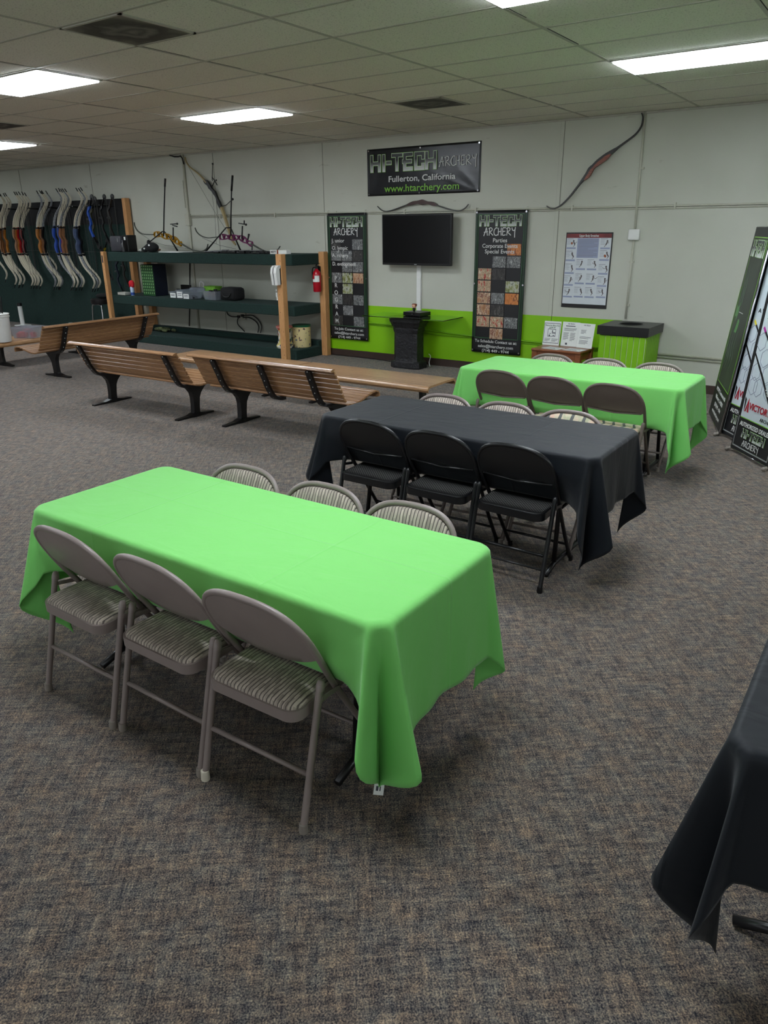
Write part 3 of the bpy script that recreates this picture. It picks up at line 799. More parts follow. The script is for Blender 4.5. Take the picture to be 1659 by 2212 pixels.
riser_mesh([(-3.10, 2.675), (-3.243, 2.585), (-3.336, 2.525), (-3.391, 2.478), (-3.435, 2.412), (-3.52, 2.31)], y, [0.014, 0.055, 0.05, 0.03, 0.052, 0.036, 0.014], 0.045, 'riser', MATS['dark_grey_limb'], t)
riser_mesh([(-3.17, 2.612), (-3.235, 2.565), (-3.33, 2.502), (-3.375, 2.458), (-3.41, 2.40), (-3.455, 2.352)], y-0.012, [0.01, 0.045, 0.036, 0.022, 0.036, 0.034, 0.01], 0.034, 'grip_panel', M_redwood, t)

# cream bow with black riser hanging by the ceiling
t = empty('recurve_bow', 'cream-limbed target bow with black riser and side rods hung under the ceiling', 'bow', (0, 0, 0))
y = WALL-0.055
bow_limb([(-9.802, 2.563), (-9.93, 2.664), (-10.035, 2.734), (-10.176, 2.815), (-10.245, 2.894), (-10.262, 2.966)], y, 0.045, 0.02, 'limb', M_creamwood, t, 0.014)
bow_limb([(-9.515, 2.188), (-9.451, 2.029), (-9.396, 1.87), (-9.349, 1.723), (-9.30, 1.655), (-9.255, 1.618)], y, 0.045, 0.02, 'limb', M_creamwood, t, 0.03)
riser_mesh([(-9.863, 2.601), (-9.776, 2.544), (-9.728, 2.483), (-9.645, 2.408), (-9.598, 2.335), (-9.555, 2.237), (-9.50, 2.14)], y, [0.02, 0.07, 0.05, 0.06, 0.035, 0.055, 0.035, 0.03, 0.06, 0.05, 0.02], 0.04, 'riser', M_black_metal, t)
MB().tube([(-10.237, y, 2.864), (-9.665, y, 2.106), (-9.422, y, 1.809)], 0.0025, 5).build('string', M_string, t)
b = MB().tube([(-9.665, y, 2.583), (-9.665, y-0.01, 2.60), (-9.53, y-0.1, 2.817)], 0.006, 6); b.sphere((-9.53, y-0.1, 2.82), 0.016, 8)
b.tube([(-9.51, y, 2.20), (-9.378, y-0.02, 2.219), (-9.152, y-0.1, 2.296)], 0.006, 6); b.sphere((-9.15, y-0.1, 2.297), 0.02, 8)
b.build('side_rod', M_black_metal, t, True)
b = MB().tube([(-9.72, y, 2.49), (-9.637, y-0.03, 2.52), (-9.533, y-0.08, 2.584)], 0.008, 6).tube([(-9.591, y-0.08, 2.633), (-9.534, y-0.08, 2.578), (-9.488, y-0.08, 2.512)], 0.008, 6)
b.sphere((-9.50, y-0.08, 2.585), 0.013, 8); b.build('sight', M_black_metal, t, True)
MB().tube([(-9.695, y-0.01, 2.398), (-9.673, y-0.01, 2.07), (-9.691, y-0.01, 1.635)], 0.002, 5).build('loose_cord', M_string, t)

# two competition bows on stands on the top shelf
def stand_bow(label, limbL, limbR, ris, ws, stab, legs, sight, stop, strings, mr, knob=None, bag=False):
    y = 8.8
    t = empty('competition_bow', label, 'bow', (0, 0, 0), 0, 'competition bows standing on the top shelf')
    M = mat('grey_green_limb', (70, 74, 66), 0.4, noise=0.1)
    bow_limb(limbL, y, 0.04, 0.016, 'limb', M, t, 0.012); bow_limb(limbR, y, 0.04, 0.016, 'limb', M, t, 0.012)
    # pierced riser: two chords with struts
    P = bezierish([(x, y, z) for x, z in ris], 4); k = len(P)
    a, b_ = [], []
    for i, p in enumerate(P):
        q = i/(k-1); w = ws[0]+(ws[1]-ws[0])*abs(sin(q*pi*3.2+0.6)) if 0.03 < q < 0.97 else 0.008
        tdir = (P[min(i+1, k-1)]-P[max(i-1, 0)]).normalized(); n = Vector((-tdir.z, 0, tdir.x))
        a.append(p+n*w); b_.append(p-n*w)
    r_ = MB().ribbon(a, 0.014, 0.03, (0, 1, 0)).ribbon(b_, 0.014, 0.03, (0, 1, 0))
    for i in range(1, k-1, 2): r_.ribbon([a[i], b_[i+1 if (i//2) % 2 and i+1 < k else i-1]], 0.011, 0.026, (0, 1, 0))
    r_.build('riser', mr, t)
    s = MB().tube([(x, y-0.02, z) for x, z in stab], 0.011, 8); s.tube([(stab[-2][0], y-0.02, stab[-2][1]), (stab[-1][0], y-0.02, stab[-1][1])], 0.016, 8)
    s.build('stabilizer', M_black_metal, t, True)
    for l, dy in zip(legs, (-0.12, 0.12)):
        n_ = len(l); MB().tube([(x, y-0.02+dy*i/(n_-1), z) for i, (x, z) in enumerate(l)], [0.010]*(n_-1)+[0.015], 8).build('stand_leg', M_black_metal, t, True)
    s = MB().tube([(x, y-0.03, z) for x, z in sight], 0.011, 8)
    s.tube([(stop[0][0], y-0.03, stop[0][1]), (stop[1][0], y-0.03, stop[1][1])], 0.008, 6); s.tube([(stop[2][0], y-0.03, stop[2][1]), (stop[3][0], y-0.03, stop[3][1])], 0.01, 6)
    s.sphere((stop[1][0], y-0.03, stop[1][1]), 0.018, 8)
    s.build('sight', M_black_metal, t, True)
    if knob: MB().tube([(x, y-0.03, z) for x, z in knob], [0.009, 0.016], 8).build('knob', M_black_metal, t, True)
    for st in strings: MB().tube([(x, y, z) for x, z in st], 0.0025, 5).build('string', M_string, t)
    return t
SH1 = 1.508
M_gold = mat('gold_anodised', (190, 140, 30), 0.3, 0.6, noise=0.2, nscale=30)
M_purple = mat('purple_anodised', (120, 52, 96), 0.35, 0.5, noise=0.25, nscale=30)
stand_bow('gold competition bow on a stand, left end of the top shelf',
    [(-10.816, 1.781), (-11.0, 1.785), (-11.141, 1.799), (-11.243, 1.846), (-11.296, 1.914), (-11.308, 1.982)],
    [(-10.175, 1.646), (-10.099, 1.613), (-10.003, 1.575), (-9.906, 1.545), (-9.75, 1.527), (-9.64, 1.535), (-9.56, 1.575), (-9.53, 1.635)],
    [(-10.817, 1.775), (-10.70, 1.788), (-10.604, 1.764), (-10.50, 1.752), (-10.40, 1.742), (-10.301, 1.698), (-10.22, 1.65), (-10.16, 1.635)], (0.018, 0.042),
    [(-10.557, 1.76), (-10.485, 2.12), (-10.397, 2.511), (-10.366, 2.631)],
    [[(-10.571, 1.833), (-10.822, 1.684), (-11.06, 1.522)], [(-10.53, 1.829), (-10.483, 1.731), (-10.385, 1.522)]],
    [(-10.317, 1.70), (-10.285, 1.892)], [(-10.344, 1.941), (-10.179, 1.946), (-10.185, 1.904), (-10.295, 1.925)],
    [[(-11.195, 1.806), (-10.869, 1.667), (-10.6, 1.62), (-10.0, 1.56)]], M_gold)
stand_bow('purple competition bow on a stand, middle of the top shelf',
    [(-9.243, 1.744), (-9.387, 1.734), (-9.532, 1.729), (-9.673, 1.761), (-9.763, 1.82), (-9.795, 1.883)],
    [(-8.57, 1.642), (-8.47, 1.602), (-8.372, 1.563), (-8.258, 1.535), (-8.114, 1.54), (-8.029, 1.56), (-7.976, 1.61)],
    [(-9.244, 1.742), (-9.15, 1.744), (-9.042, 1.739), (-8.936, 1.731), (-8.828, 1.736), (-8.741, 1.713), (-8.655, 1.673), (-8.541, 1.630)], (0.018, 0.04),
    [(-8.975, 1.76), (-8.94, 2.052), (-8.887, 2.397), (-8.840, 2.614)],
    [[(-8.965, 1.876), (-9.026, 1.877), (-9.233, 1.703), (-9.45, 1.522)], [(-8.952, 1.851), (-8.932, 1.698), (-8.90, 1.522)]],
    [(-8.732, 1.715), (-8.699, 1.899)], [(-8.776, 1.94), (-8.623, 1.918), (-8.653, 1.978), (-8.659, 1.929)],
    [[(-9.645, 1.729), (-9.275, 1.62), (-8.908, 1.564)]], M_purple, [(-8.608, 1.698), (-8.573, 1.783)])

# ------------------------------------------------------------------ shelving unit
t = empty('shelving_unit', 'large open shelving unit with pine posts and dark green carpeted shelves', 'shelf', (0, 0, 0))
def slab(z0, z1, x0=-11.73, x1=-7.47, y0=8.47, y1=9.12):
    return MB().bbox(x0, x1, y0, y1, z0, z1, 0.012)
slab(1.352, 1.505).build('shelf_board', M_carpetgreen, t)
slab(0.64, 0.785).build('shelf_board', M_carpetgreen, t)
b = slab(0.0, 0.15); b.bbox(-11.73, -7.47, 9.0, 9.12, 0.14, 0.23, 0.012); b.build('shelf_board', M_carpetgreen, t)
M_knotty = M_timber
for x0, y0, top, pw, pd in ((-7.69, 8.37, 1.512, 0.105, 0.1), (-11.78, 8.38, 1.515, 0.075, 0.075), (-7.46, 9.06, 1.53, 0.105, 0.1), (-11.52, 9.06, 1.35, 0.09, 0.1)):
    MB().bbox(x0, x0+pw, y0, y0+pd, 0.0, top, 0.006).build('post', M_knotty, t)
# knots and screws of the near posts
k_ = MB()
random.seed(2)
for x0 in (-7.69, -11.80):
    for z in (1.42, 1.22, 0.95, 0.7, 0.42, 0.2, 0.08): k_.sphere((x0+random.uniform(0.035, 0.085), 8.3695 if x0 > -9 else 8.3795, z), 0.006, 8, (1, 0.25, 1.2))
k_.build('knot', mat('wood_knot', (96, 52, 26), 0.5), t)
b = MB(); b.box(-11.755, -11.73, 8.376, 8.3805, 1.33, 1.45)
b.build('peeling_sticker', mat('dark_sticker', (50, 56, 62), 0.5, noise=0.5, nscale=60), t)

# soap dispenser, extinguisher
t = empty('hand_sanitizer_dispenser', 'white and black dispenser fixed to the front pine post', 'dispenser', (-7.645, 8.37, 1.09))
prof = [(0, 0.0), (-0.075, 0.0), (-0.095, 0.18), (-0.085, 0.235), (-0.04, 0.262), (0, 0.262)]
def side_prism(prof, x0, x1):
    Mx = Matrix(((0, 0, 1, 0), (1, 0, 0, 0), (0, 1, 0, 0), (0, 0, 0, 1)))
    return MB().prism(prof, x0, x1, Mx)
side_prism([(-0.03, 0.0), (-0.09, 0.0), (-0.112, 0.17), (-0.10, 0.235), (-0.06, 0.268), (-0.01, 0.272), (-0.01, 0.24), (-0.035, 0.22)], -0.058, -0.022).build('cover', M_white_pl, t)
side_prism([(-0.03, 0.0), (-0.09, 0.0), (-0.112, 0.17), (-0.10, 0.235), (-0.06, 0.268), (-0.01, 0.272), (-0.01, 0.24), (-0.035, 0.22)], 0.0, 0.052).build('cover', M_white_pl, t)
side_prism([(0, 0.01), (-0.075, 0.005), (-0.10, 0.17), (-0.088, 0.23), (-0.05, 0.255), (0, 0.255)], -0.05, 0.044).build('body', M_black_pl, t)
t = empty('hanging_keys', 'small bunch of pale tags dangling below the dispenser on the pine post', 'tags', (-7.70, 8.36, 0.95))
MB().tube([(0, 0, 0.12), (0.002, 0.004, 0.02)], 0.003, 6).build('chain', M_chrome, t)
b = MB(); b.bbox(-0.012, 0.012, -0.003, 0.003, -0.03, 0.03, 0.002).bbox(-0.006, 0.016, 0.004, 0.009, -0.08, -0.03, 0.002).bbox(-0.014, 0.006, -0.002, 0.003, 0.05, 0.08, 0.002); b.build('tag', M_white_pl, t)
t = empty('fire_extinguisher', 'red fire extinguisher hung on the rear pine post of the shelving', 'extinguisher', (-7.44, 8.985, 0.96))
M_red = mat('red_enamel', (176, 12, 34), 0.25, coat=0.5)
MB().lathe([(0.0, 0), (0.055, 0.0), (0.062, 0.012), (0.063, 0.25), (0.055, 0.285), (0.03, 0.31), (0.018, 0.33)], 24).build('cylinder', M_red, t, True, 40)
def arc_band(r, z0, z1, a0, a1, n=10):
    vs_ = []; 
    for i in range(n+1):
        a = a0+(a1-a0)*i/n
        for rr, z in ((r, z0), (r+0.001, z0), (r+0.001, z1), (r, z1)): vs_.append((rr*cos(a), rr*sin(a), z))
    fs_ = [(i*4+j, i*4+(j+1) % 4, i*4+4+(j+1) % 4, i*4+4+j) for i in range(n) for j in range(4)]+[(3, 2, 1, 0), (n*4, n*4+1, n*4+2, n*4+3)]
    return MB().add(vs_, fs_)
arc_band(0.0632, 0.145, 0.235, radians(200), radians(345)).build('label', M_paper, t)
arc_band(0.0645, 0.185, 0.235, radians(205), radians(275)).build('red_label_print', M_red, t)
b = MB().lathe([(0.018, 0.325), (0.018, 0.36)], 10).ribbon([(-0.01, 0, 0.36), (0.04, -0.02, 0.372), (0.09, -0.03, 0.365)], 0.02, 0.008, (0, 0, 1)).ribbon([(-0.01, 0, 0.375), (0.03, -0.02, 0.40), (0.085, -0.03, 0.41)], 0.02, 0.006, (0, 0, 1))
b.build('valve_handle', M_black_metal, t)
MB().tube(bezierish([(-0.015, 0, 0.35), (-0.06, -0.01, 0.34), (-0.078, -0.01, 0.27), (-0.074, 0.0, 0.1)]), 0.009, 8).build('hose', M_black_pl, t, True)
MB().box(-0.02, 0.02, 0.055, 0.075, 0.20, 0.36).build('bracket', M_black_metal, t)

# ------------------------------------------------------------------ power cords behind the shelves
tag(MB().tube([(-10.435, 9.185, 1.34), (-10.52, 9.185, 0.8), (-10.614, 9.185, 0.24)], 0.009, 6).build('power_cable', M_black_pl, None, True), 'straight black cable running down the wall behind the shelves', 'cable')
t = empty('wall_outlet', 'grey power outlet with plugs on the wall under the middle shelf', 'outlet', (-9.27, WALL, 0.49))
MB().bbox(-0.09, 0.09, -0.04, 0.0, -0.055, 0.055, 0.006).build('outlet_box', M_pipe, t)
b = MB().bbox(-0.07, -0.02, -0.075, -0.04, -0.03, 0.01, 0.005).bbox(0.02, 0.07, -0.075, -0.04, -0.01, 0.03, 0.005); b.build('plug', M_black_pl, t)
for lb, pts in (('black cable rising left from the outlet', [(-9.631, 9.18, 0.60), (-9.60, 9.17, 0.51), (-9.498, 9.16, 0.469), (-9.33, 9.13, 0.478)]),
                ('black cable hanging down from the outlet to the bottom shelf', [(-9.31, 9.13, 0.46), (-9.345, 9.14, 0.40), (-9.338, 9.15, 0.34), (-9.191, 9.14, 0.24)]),
                ('black cable curving right from the outlet, inner one', [(-9.20, 9.13, 0.47), (-9.08, 9.15, 0.475), (-8.95, 9.17, 0.42), (-8.887, 9.17, 0.338), (-8.888, 9.14, 0.24)]),
                ('black cable curving right from the outlet, outer one', [(-9.20, 9.13, 0.50), (-9.0, 9.15, 0.515), (-8.88, 9.17, 0.44), (-8.82, 9.17, 0.342), (-8.83, 9.14, 0.24)])):
    tag(MB().tube(bezierish(pts), 0.009, 6).build('power_cable', M_black_pl, None, True), lb, 'cable', 'cables at the outlet')

# ------------------------------------------------------------------ things on the shelves
SH2 = 0.787
# top shelf
t = empty('equipment_case', 'dark grey plastic case on the left end of the top shelf', 'case', (-11.73+0.02, 8.66, SH1))
M_case = mat('dark_grey_plastic', (52, 52, 58), 0.5, noise=0.1)
MB().bbox(-0.02, 0.28, -0.1, 0.12, 0.0, 0.26, 0.03).build('body', M_case, t, True, 40)
MB().box(0.20, 0.215, -0.103, -0.098, 0.16, 0.22).build('latch', M_silver, t)
t = empty('dark_box', 'black box with a small white label on the top shelf beside the grey case', 'box', (-11.36, 8.7, SH1))
MB().bbox(-0.06, 0.06, -0.09, 0.1, 0.0, 0.27, 0.01).build('body', M_black_pl, t)
MB().box(-0.03, 0.01, -0.0925, -0.089, 0.19, 0.24).build('label', M_paper, t)
t = empty('black_bottle', 'small black bottle standing in front of the dark box on the top shelf', 'bottle', (-11.35, 8.55, SH1))
MB().lathe([(0.035, 0), (0.035, 0.13), (0.02, 0.15), (0.02, 0.17)], 14).build('body', M_black_pl, t, True, 40)
MB().lathe([(0.024, 0.165), (0.024, 0.19)], 14).build('cap', M_case, t)
tag(MB().sphere((-11.05, 8.98, SH1+0.028), 0.09, 16, (1.3, 0.8, 0.32)).build('brown_cap', mat('dull_rose_cloth', (150, 112, 96), 0.9, noise=0.1), None, True), 'flat rose-brown cloth cap at the wall on the top shelf', 'cap')
t = empty('black_bag', 'black rounded bag with white flecks under the gold bow', 'bag', (-10.74, 8.66, SH1))
b = MB().sphere((0, 0, 0.075), 0.1, 18, (1.5, 0.8, 0.8)); b.sphere((-0.16, -0.02, 0.04), 0.055, 12, (1.4, 0.8, 0.75)); b.sphere((-0.07, 0, 0.15), 0.05, 10, (0.7, 0.6, 0.9))
b.build('body', M_black_cl, t, True)
b = MB().sphere((-0.24, -0.055, 0.03), 0.02, 8).sphere((-0.13, -0.06, 0.055), 0.014, 8, (1.6, 0.5, 1)).sphere((0.03, -0.082, 0.11), 0.014, 8, (1.6, 0.4, 1))
b.build('white_fleck', M_white_pl, t)
tag(MB().bbox(-10.42, -9.92, 8.52, 8.82, SH1, SH1+0.012, 0.002).build('paper_stack', M_paper), 'flat stack of white paper on the top shelf under the gold bow', 'paper')
t = empty('accessory_pile', 'flat black pile of bow parts lying on the top shelf by the front post', 'bow parts', (-8.5, 8.6, SH1))
random.seed(8); b = MB()
for i in range(26):
    x = -0.55+1.1*i/25+random.uniform(-0.03, 0.03); b.bbox(x-random.uniform(0.03, 0.08), x+random.uniform(0.03, 0.08), -random.uniform(0.01, 0.08), random.uniform(0.01, 0.08), 0, random.uniform(0.015, 0.05), 0.004)
b.tube([(-0.9, 0.0, 0.012), (-0.6, 0.0, 0.03), (0.4, -0.04, 0.04)], 0.012, 8)
b.build('parts', M_black_pl, t)
MB().tube([(0.16, -0.03, 0.03), (0.17, -0.03, 0.11)], 0.009, 8).build('rod', M_black_pl, t)
t = empty('bow_limb_box', 'white and black cardboard box lettered HOYT on the top shelf', 'box', (-7.92, 8.56, SH1))
MB().bbox(0.0, 0.32, -0.05, 0.05, 0, 0.055, 0.003).build('carton', M_white_pl, t)
MB().box(0.135, 0.165, -0.0515, 0.0515, 0.001, 0.0562).build('dark_stripe', M_redwood, t)
text_mesh('lettering', 'HOYT', 0.042, t, wallM(0.07, 0.028, -0.0515), M_black_pl, width=0.10, offset=0.0016)

# middle shelf
t = empty('arrow_rack', 'dark green box with rows of small arrow holes on the middle shelf', 'arrow rack', (-10.94, 8.78, SH2))
M_green2 = mat('green_plastic', (26, 72, 34), 0.5, noise=0.15)
M_navy = mat('navy_side', (14, 22, 40), 0.6, noise=0.1)
MB().bbox(-0.16, 0.16, -0.12, 0.16, 0.0, 0.515, 0.006).build('box_body', M_navy, t)
MB().box(-0.158, 0.158, -0.125, -0.12, 0.005, 0.51).build('front_panel', M_green2, t)
h = MB()
for i in range(6):
    for j in range(10): h.ribbon([(-0.128+i*0.051, -0.127, 0.035+j*0.049), (-0.122+i*0.051, -0.127, 0.062+j*0.049)], 0.018, 0.003, (0, 1, 0))
o = h.build('arrow_hole', mat('pale_green', (132, 170, 116), 0.5), t)
t = empty('white_tray', 'shallow white tray at the left end of the middle shelf', 'tray', (-11.50, 8.55, SH2))
MB().box(-0.10, 0.12, -0.06, 0.06, 0, 0.008).box(-0.10, 0.12, -0.06, -0.055, 0, 0.05).box(-0.10, 0.12, 0.055, 0.06, 0, 0.05).box(-0.10, -0.095, -0.06, 0.06, 0, 0.05).box(0.115, 0.12, -0.06, 0.06, 0, 0.05).build('tray', mat('off_white_plastic', (176, 176, 168), 0.5), t)
t = empty('spray_bottle', 'blue and white bottle with a red cloth over it on the middle shelf', 'bottle', (-11.27, 8.56, SH2))
MB().lathe([(0.03, 0), (0.034, 0.01), (0.034, 0.13), (0.018, 0.16), (0.012, 0.17)], 16).build('bottle_body', mat('pale_blue_plastic', (176, 196, 222), 0.4), t, True, 40)
MB().lathe([(0.0345, 0.01), (0.0345, 0.055)], 16).build('blue_label', mat('blue_label', (30, 70, 150), 0.5), t)
b = MB().sphere((0, 0, 0.20), 0.06, 14, (0.95, 0.8, 0.95)); b.sphere((0.035, -0.01, 0.165), 0.03, 10); b.sphere((-0.035, 0.0, 0.16), 0.028, 10)
b.build('red_cloth', mat('red_cloth', (196, 22, 40), 0.85, bump=0.5), t, True)
tag(MB().bbox(-11.385, -11.355, 8.6, 8.66, SH2, SH2+0.24, 0.004).build('blue_folder', mat('slate_blue_card', (78, 98, 130), 0.6)), 'upright slate blue card just left of the red-capped bottle', 'folder')
tag(MB().bbox(-11.27, -11.13, 9.06, 9.075, SH2, 1.34, 0.003).build('pale_board', mat('pale_panel', (190, 184, 168), 0.6, noise=0.08)), 'pale panel upright behind the green arrow rack', 'board')

M_clear = glass_mat('clear_plastic', (0.9, 0.94, 0.98), 0.15)
M_clear.node_tree.nodes['Principled BSDF'].inputs['Transmission Weight'].default_value = 0.55
M_clear.node_tree.nodes['Principled BSDF'].inputs['Base Color'].default_value = srgb(178, 186, 196)
M_clear.node_tree.nodes['Principled BSDF'].inputs['Alpha'].default_value = 0.55
def open_bin(mb, w, d, h, taper=0.85, th=0.004, z0=0):
    a, b_ = w/2, d/2
    o = [(-a*taper, -b_*taper, z0), (a*taper, -b_*taper, z0), (a*taper, b_*taper, z0), (-a*taper, b_*taper, z0), (-a, -b_, z0+h), (a, -b_, z0+h), (a, b_, z0+h), (-a, b_, z0+h)]
    i_ = [(x*(1-th/abs(w/2)), y*(1-th/abs(d/2)), z+(th if k < 4 else 0)) for k, (x, y, z) in enumerate(o)]
    f = [(3, 2, 1, 0), (0, 1, 5, 4), (1, 2, 6, 5), (2, 3, 7, 6), (3, 0, 4, 7)]
    f += [(8+q[3], 8+q[2], 8+q[1], 8+q[0]) for q in f]
    f += [(4, 5, 13, 12), (5, 6, 14, 13), (6, 7, 15, 14), (7, 4, 12, 15)]
    mb.add(o+i_, f)
    rim = [(-a, -b_, z0+h), (a, -b_, z0+h), (a, b_, z0+h), (-a, b_, z0+h), (-a, -b_, z0+h)]
    mb.tube(rim, 0.006, 6); return mb
def bin_(name, label, loc, w, d, h, rz=0, lab=True, fill=M_case, group=None, mt=None, fillh=0.5):
    t = empty(name, label, 'bin', loc, rz, group)
    open_bin(MB(), w, d, h).build('tub', mt or M_clear, t)
    b = MB(); random.seed(int(w*1000+loc[0]*100))
    for i in range(9): b.bbox(*(lambda x, y: (x-0.03, x+0.03, y-0.02, y+0.02))(random.uniform(-w*0.3, w*0.3), random.uniform(-d*0.3, d*0.3)), 0.006, h*fillh*random.uniform(0.6, 1.3), 0.006)
    b.build('contents', fill, t)
    if lab:
        MB().box(-w*0.38, w*0.38, -d/2*0.95-0.004, -d/2*0.95-0.002, h*0.1, h*0.85).xf(Matrix.Rotation(radians(0), 4, 'X')).build('label', M_paper, t)
        b = MB()
        for q in (0.38, 0.58): b.box(-w*0.26, w*0.26, -d/2*0.95-0.0055, -d/2*0.95-0.0035, h*q, h*q+0.008)
        b.build('printed_line', M_ink, t)
    return t
G = 'labelled clear bins on the middle shelf'
bin_('storage_bin', 'small clear bin with white label, leftmost on the middle shelf', (-10.19, 8.66, SH2), 0.17, 0.26, 0.10, 0.02, group=G)
bin_('storage_bin', 'taller clear bin with white label, between two shorter labelled bins', (-10.0, 8.66, SH2), 0.17, 0.30, 0.135, 0.02, group=G)
bin_('storage_bin', 'clear bin with white label, rightmost of the three labelled ones', (-9.82, 8.63, SH2), 0.17, 0.28, 0.10, 0.0, group=G)
bin_('storage_bin', 'clear bin with white label standing behind the front labelled bins', (-9.93, 8.93, SH2), 0.34, 0.18, 0.15, 0.0, lab=False, group=G)
bin_('storage_bin', 'wide clear bin heaped with dark things beside the black bag', (-9.38, 8.72, SH2), 0.30, 0.26, 0.13, 0.0, lab=False, fill=M_black_cl, group=G, fillh=1.0)
t = empty('wire_basket', 'bright green plastic basket at the back of the middle shelf', 'basket', (-9.66, 8.95, SH2))
open_bin(MB(), 0.26, 0.16, 0.18).build('basket_body', mat('lime_plastic', (110, 168, 50), 0.5, noise=0.3, nscale=60), t)
t = empty('soft_bag', 'black soft bag on the right half of the middle shelf', 'bag', (-9.04, 8.78, SH2))
o = MB().bbox(-0.17, 0.17, -0.13, 0.13, 0, 0.2, 0.05).build('bag_body', M_black_cl, t, True)
MB().tube(bezierish([(-0.1, -0.135, 0.12), (-0.05, -0.14, 0.06), (0.05, -0.14, 0.06), (0.1, -0.135, 0.12)]), 0.008, 6).build('strap', M_black_pl, t, True)
tag(MB().bbox(-10.52, -10.30, 9.0, 9.05, SH2, SH2+0.18, 0.004).build('dark_case', M_black_pl), 'flat dark case upright at the wall behind the labelled bins', 'case')
t = empty('white_hose', 'white curled hose lying over the bins at the back of the middle shelf', 'hose', (-10.02, 9.04, SH2+0.155))
MB().tube(bezierish([(-0.06, 0, -0.02), (-0.05, 0, 0.06), (0.0, 0, 0.085), (0.05, 0, 0.05), (0.03, 0.0, 0.0)]), 0.014, 8).build('hose', M_white_pl, t, True)
tag(MB().bbox(-10.62, -10.56, 8.98, 9.02, SH2, SH2+0.11, 0.01).build('small_camera', M_black_pl), 'small black gadget at the left behind the labelled bins', 'gadget')
# bottom shelf
t = empty('round_tub', 'round cream tub with dark green lid on the bottom shelf', 'tub', (-7.76+0.45-0.08, 8.80, 0.15))
t.location = (-7.72, 8.93, 0.152)
def tub_mat():
    mt, t_, p, N, L = nt('printed_tub')
    tc = N.new('ShaderNodeTexCoord'); n = N.new('ShaderNodeTexNoise'); n.inputs['Scale'].default_value = 14; n.inputs['Detail'].default_value = 3
    L.new(tc.outputs['Object'], n.inputs['Vector']); r = N.new('ShaderNodeValToRGB'); cr = r.color_ramp; cr.interpolation = 'CONSTANT'
    cr.elements[0].position = 0; cr.elements[0].color = srgb(90, 60, 70); cr.elements[1].position = 0.36; cr.elements[1].color = srgb(222, 204, 150)
    e = cr.elements.new(0.64); e.color = srgb(72, 88, 120); e = cr.elements.new(0.70); e.color = srgb(150, 70, 50)
    L.new(n.outputs['Fac'], r.inputs['Fac']); L.new(r.outputs['Color'], p.inputs['Base Color']); p.inputs['Roughness'].default_value = 0.4
    return mt
MB().lathe([(0.133, 0), (0.14, 0.01), (0.14, 0.31)], 32).build('tub_body', tub_mat(), t, True, 40)
MB().lathe([(0.146, 0.305), (0.146, 0.332), (0.126, 0.332)], 32).build('lid', mat('bottle_green_lid', (16, 84, 52), 0.35), t, True, 40)
t.location = (-7.635, 8.80, 0.152)
def jar_mat():
    mt, t_, p, N, L = nt('printed_jar')
    tc = N.new('ShaderNodeTexCoord'); n = N.new('ShaderNodeTexVoronoi'); n.inputs['Scale'].default_value = 26
    L.new(tc.outputs['Object'], n.inputs['Vector']); r = N.new('ShaderNodeValToRGB'); cr = r.color_ramp; cr.interpolation = 'CONSTANT'
    sp = N.new('ShaderNodeSeparateXYZ'); L.new(n.outputs['Color'], sp.inputs[0])
    cr.elements[0].position = 0; cr.elements[0].color = srgb(210, 206, 196); cr.elements[1].position = 0.4; cr.elements[1].color = srgb(60, 70, 96)
    for q, c in ((0.55, (60, 120, 60)), (0.68, (190, 70, 50)), (0.8, (206, 190, 110))):
        e = cr.elements.new(q); e.color = srgb(*c)
    L.new(sp.outputs[0], r.inputs['Fac']); L.new(r.outputs['Color'], p.inputs['Base Color']); p.inputs['Roughness'].default_value = 0.3
    return mt
t = empty('decorated_jar', 'waisted colourful printed jar partly behind the front pine post', 'jar', (-7.86, 8.62, 0.152))
t.location = (-7.80, 8.60, 0.152)
MB().lathe([(0.13, 0), (0.135, 0.03), (0.11, 0.07), (0.10, 0.17), (0.11, 0.27), (0.125, 0.30)], 28).build('jar_body', jar_mat(), t, True, 40)
MB().lathe([(0.128, 0.298), (0.128, 0.325), (0.118, 0.325), (0.118, 0.31)], 28).build('lid', mat('pink_lid', (190, 120, 110), 0.5), t, True, 40)
t = empty('camouflage_cloth', 'small crumpled green cloth at the left end of the bottom shelf', 'cloth', (-10.95, 8.9, 0.15))
random.seed(12); b = MB()
for i in range(12): b.sphere((random.uniform(-0.16, 0.2), random.uniform(-0.08, 0.05), random.uniform(0.03, 0.07)), random.uniform(0.03, 0.05), 8, (1.6, 0.7, 0.7))
b.build('cloth', mat('camouflage_green', (92, 100, 66), 0.9, noise=0.6, nscale=20), t, True)

# ------------------------------------------------------------------ bow rack board and its bows
t = empty('rack_board', 'tall dark green carpeted board against the left wall holding the bows', 'bow rack', (0, 0, 0))
MB().box(-18.2, -11.93, 9.09, 9.17, 0.0, 2.385).build('board', M_carpetgreen, t)
MB().bbox(-11.93, -11.84, 9.07, 9.17, 0.0, 2.39, 0.004).build('edge_post', M_timber, t)
MB().box(-18.2, -11.93, 9.075, 9.09, 1.96, 2.385).build('black_panel', mat('black_board_top', (10, 12, 14), 0.8, noise=0.1), t)
pg = MB()
for x in (-15.85, -15.2, -14.5, -13.85, -13.15, -12.6, -12.25):
    for dx in (-0.05, 0.05): pg.tube([(x+dx, 9.08, 2.26), (x+dx, 8.86, 2.28)], 0.012, 6)
pg.build('peg', M_black_metal, t)
MB().tube([(-18, 9.05, 1.50), (-11.95, 9.05, 1.48)], 0.004, 6).build('wire', M_string, t)

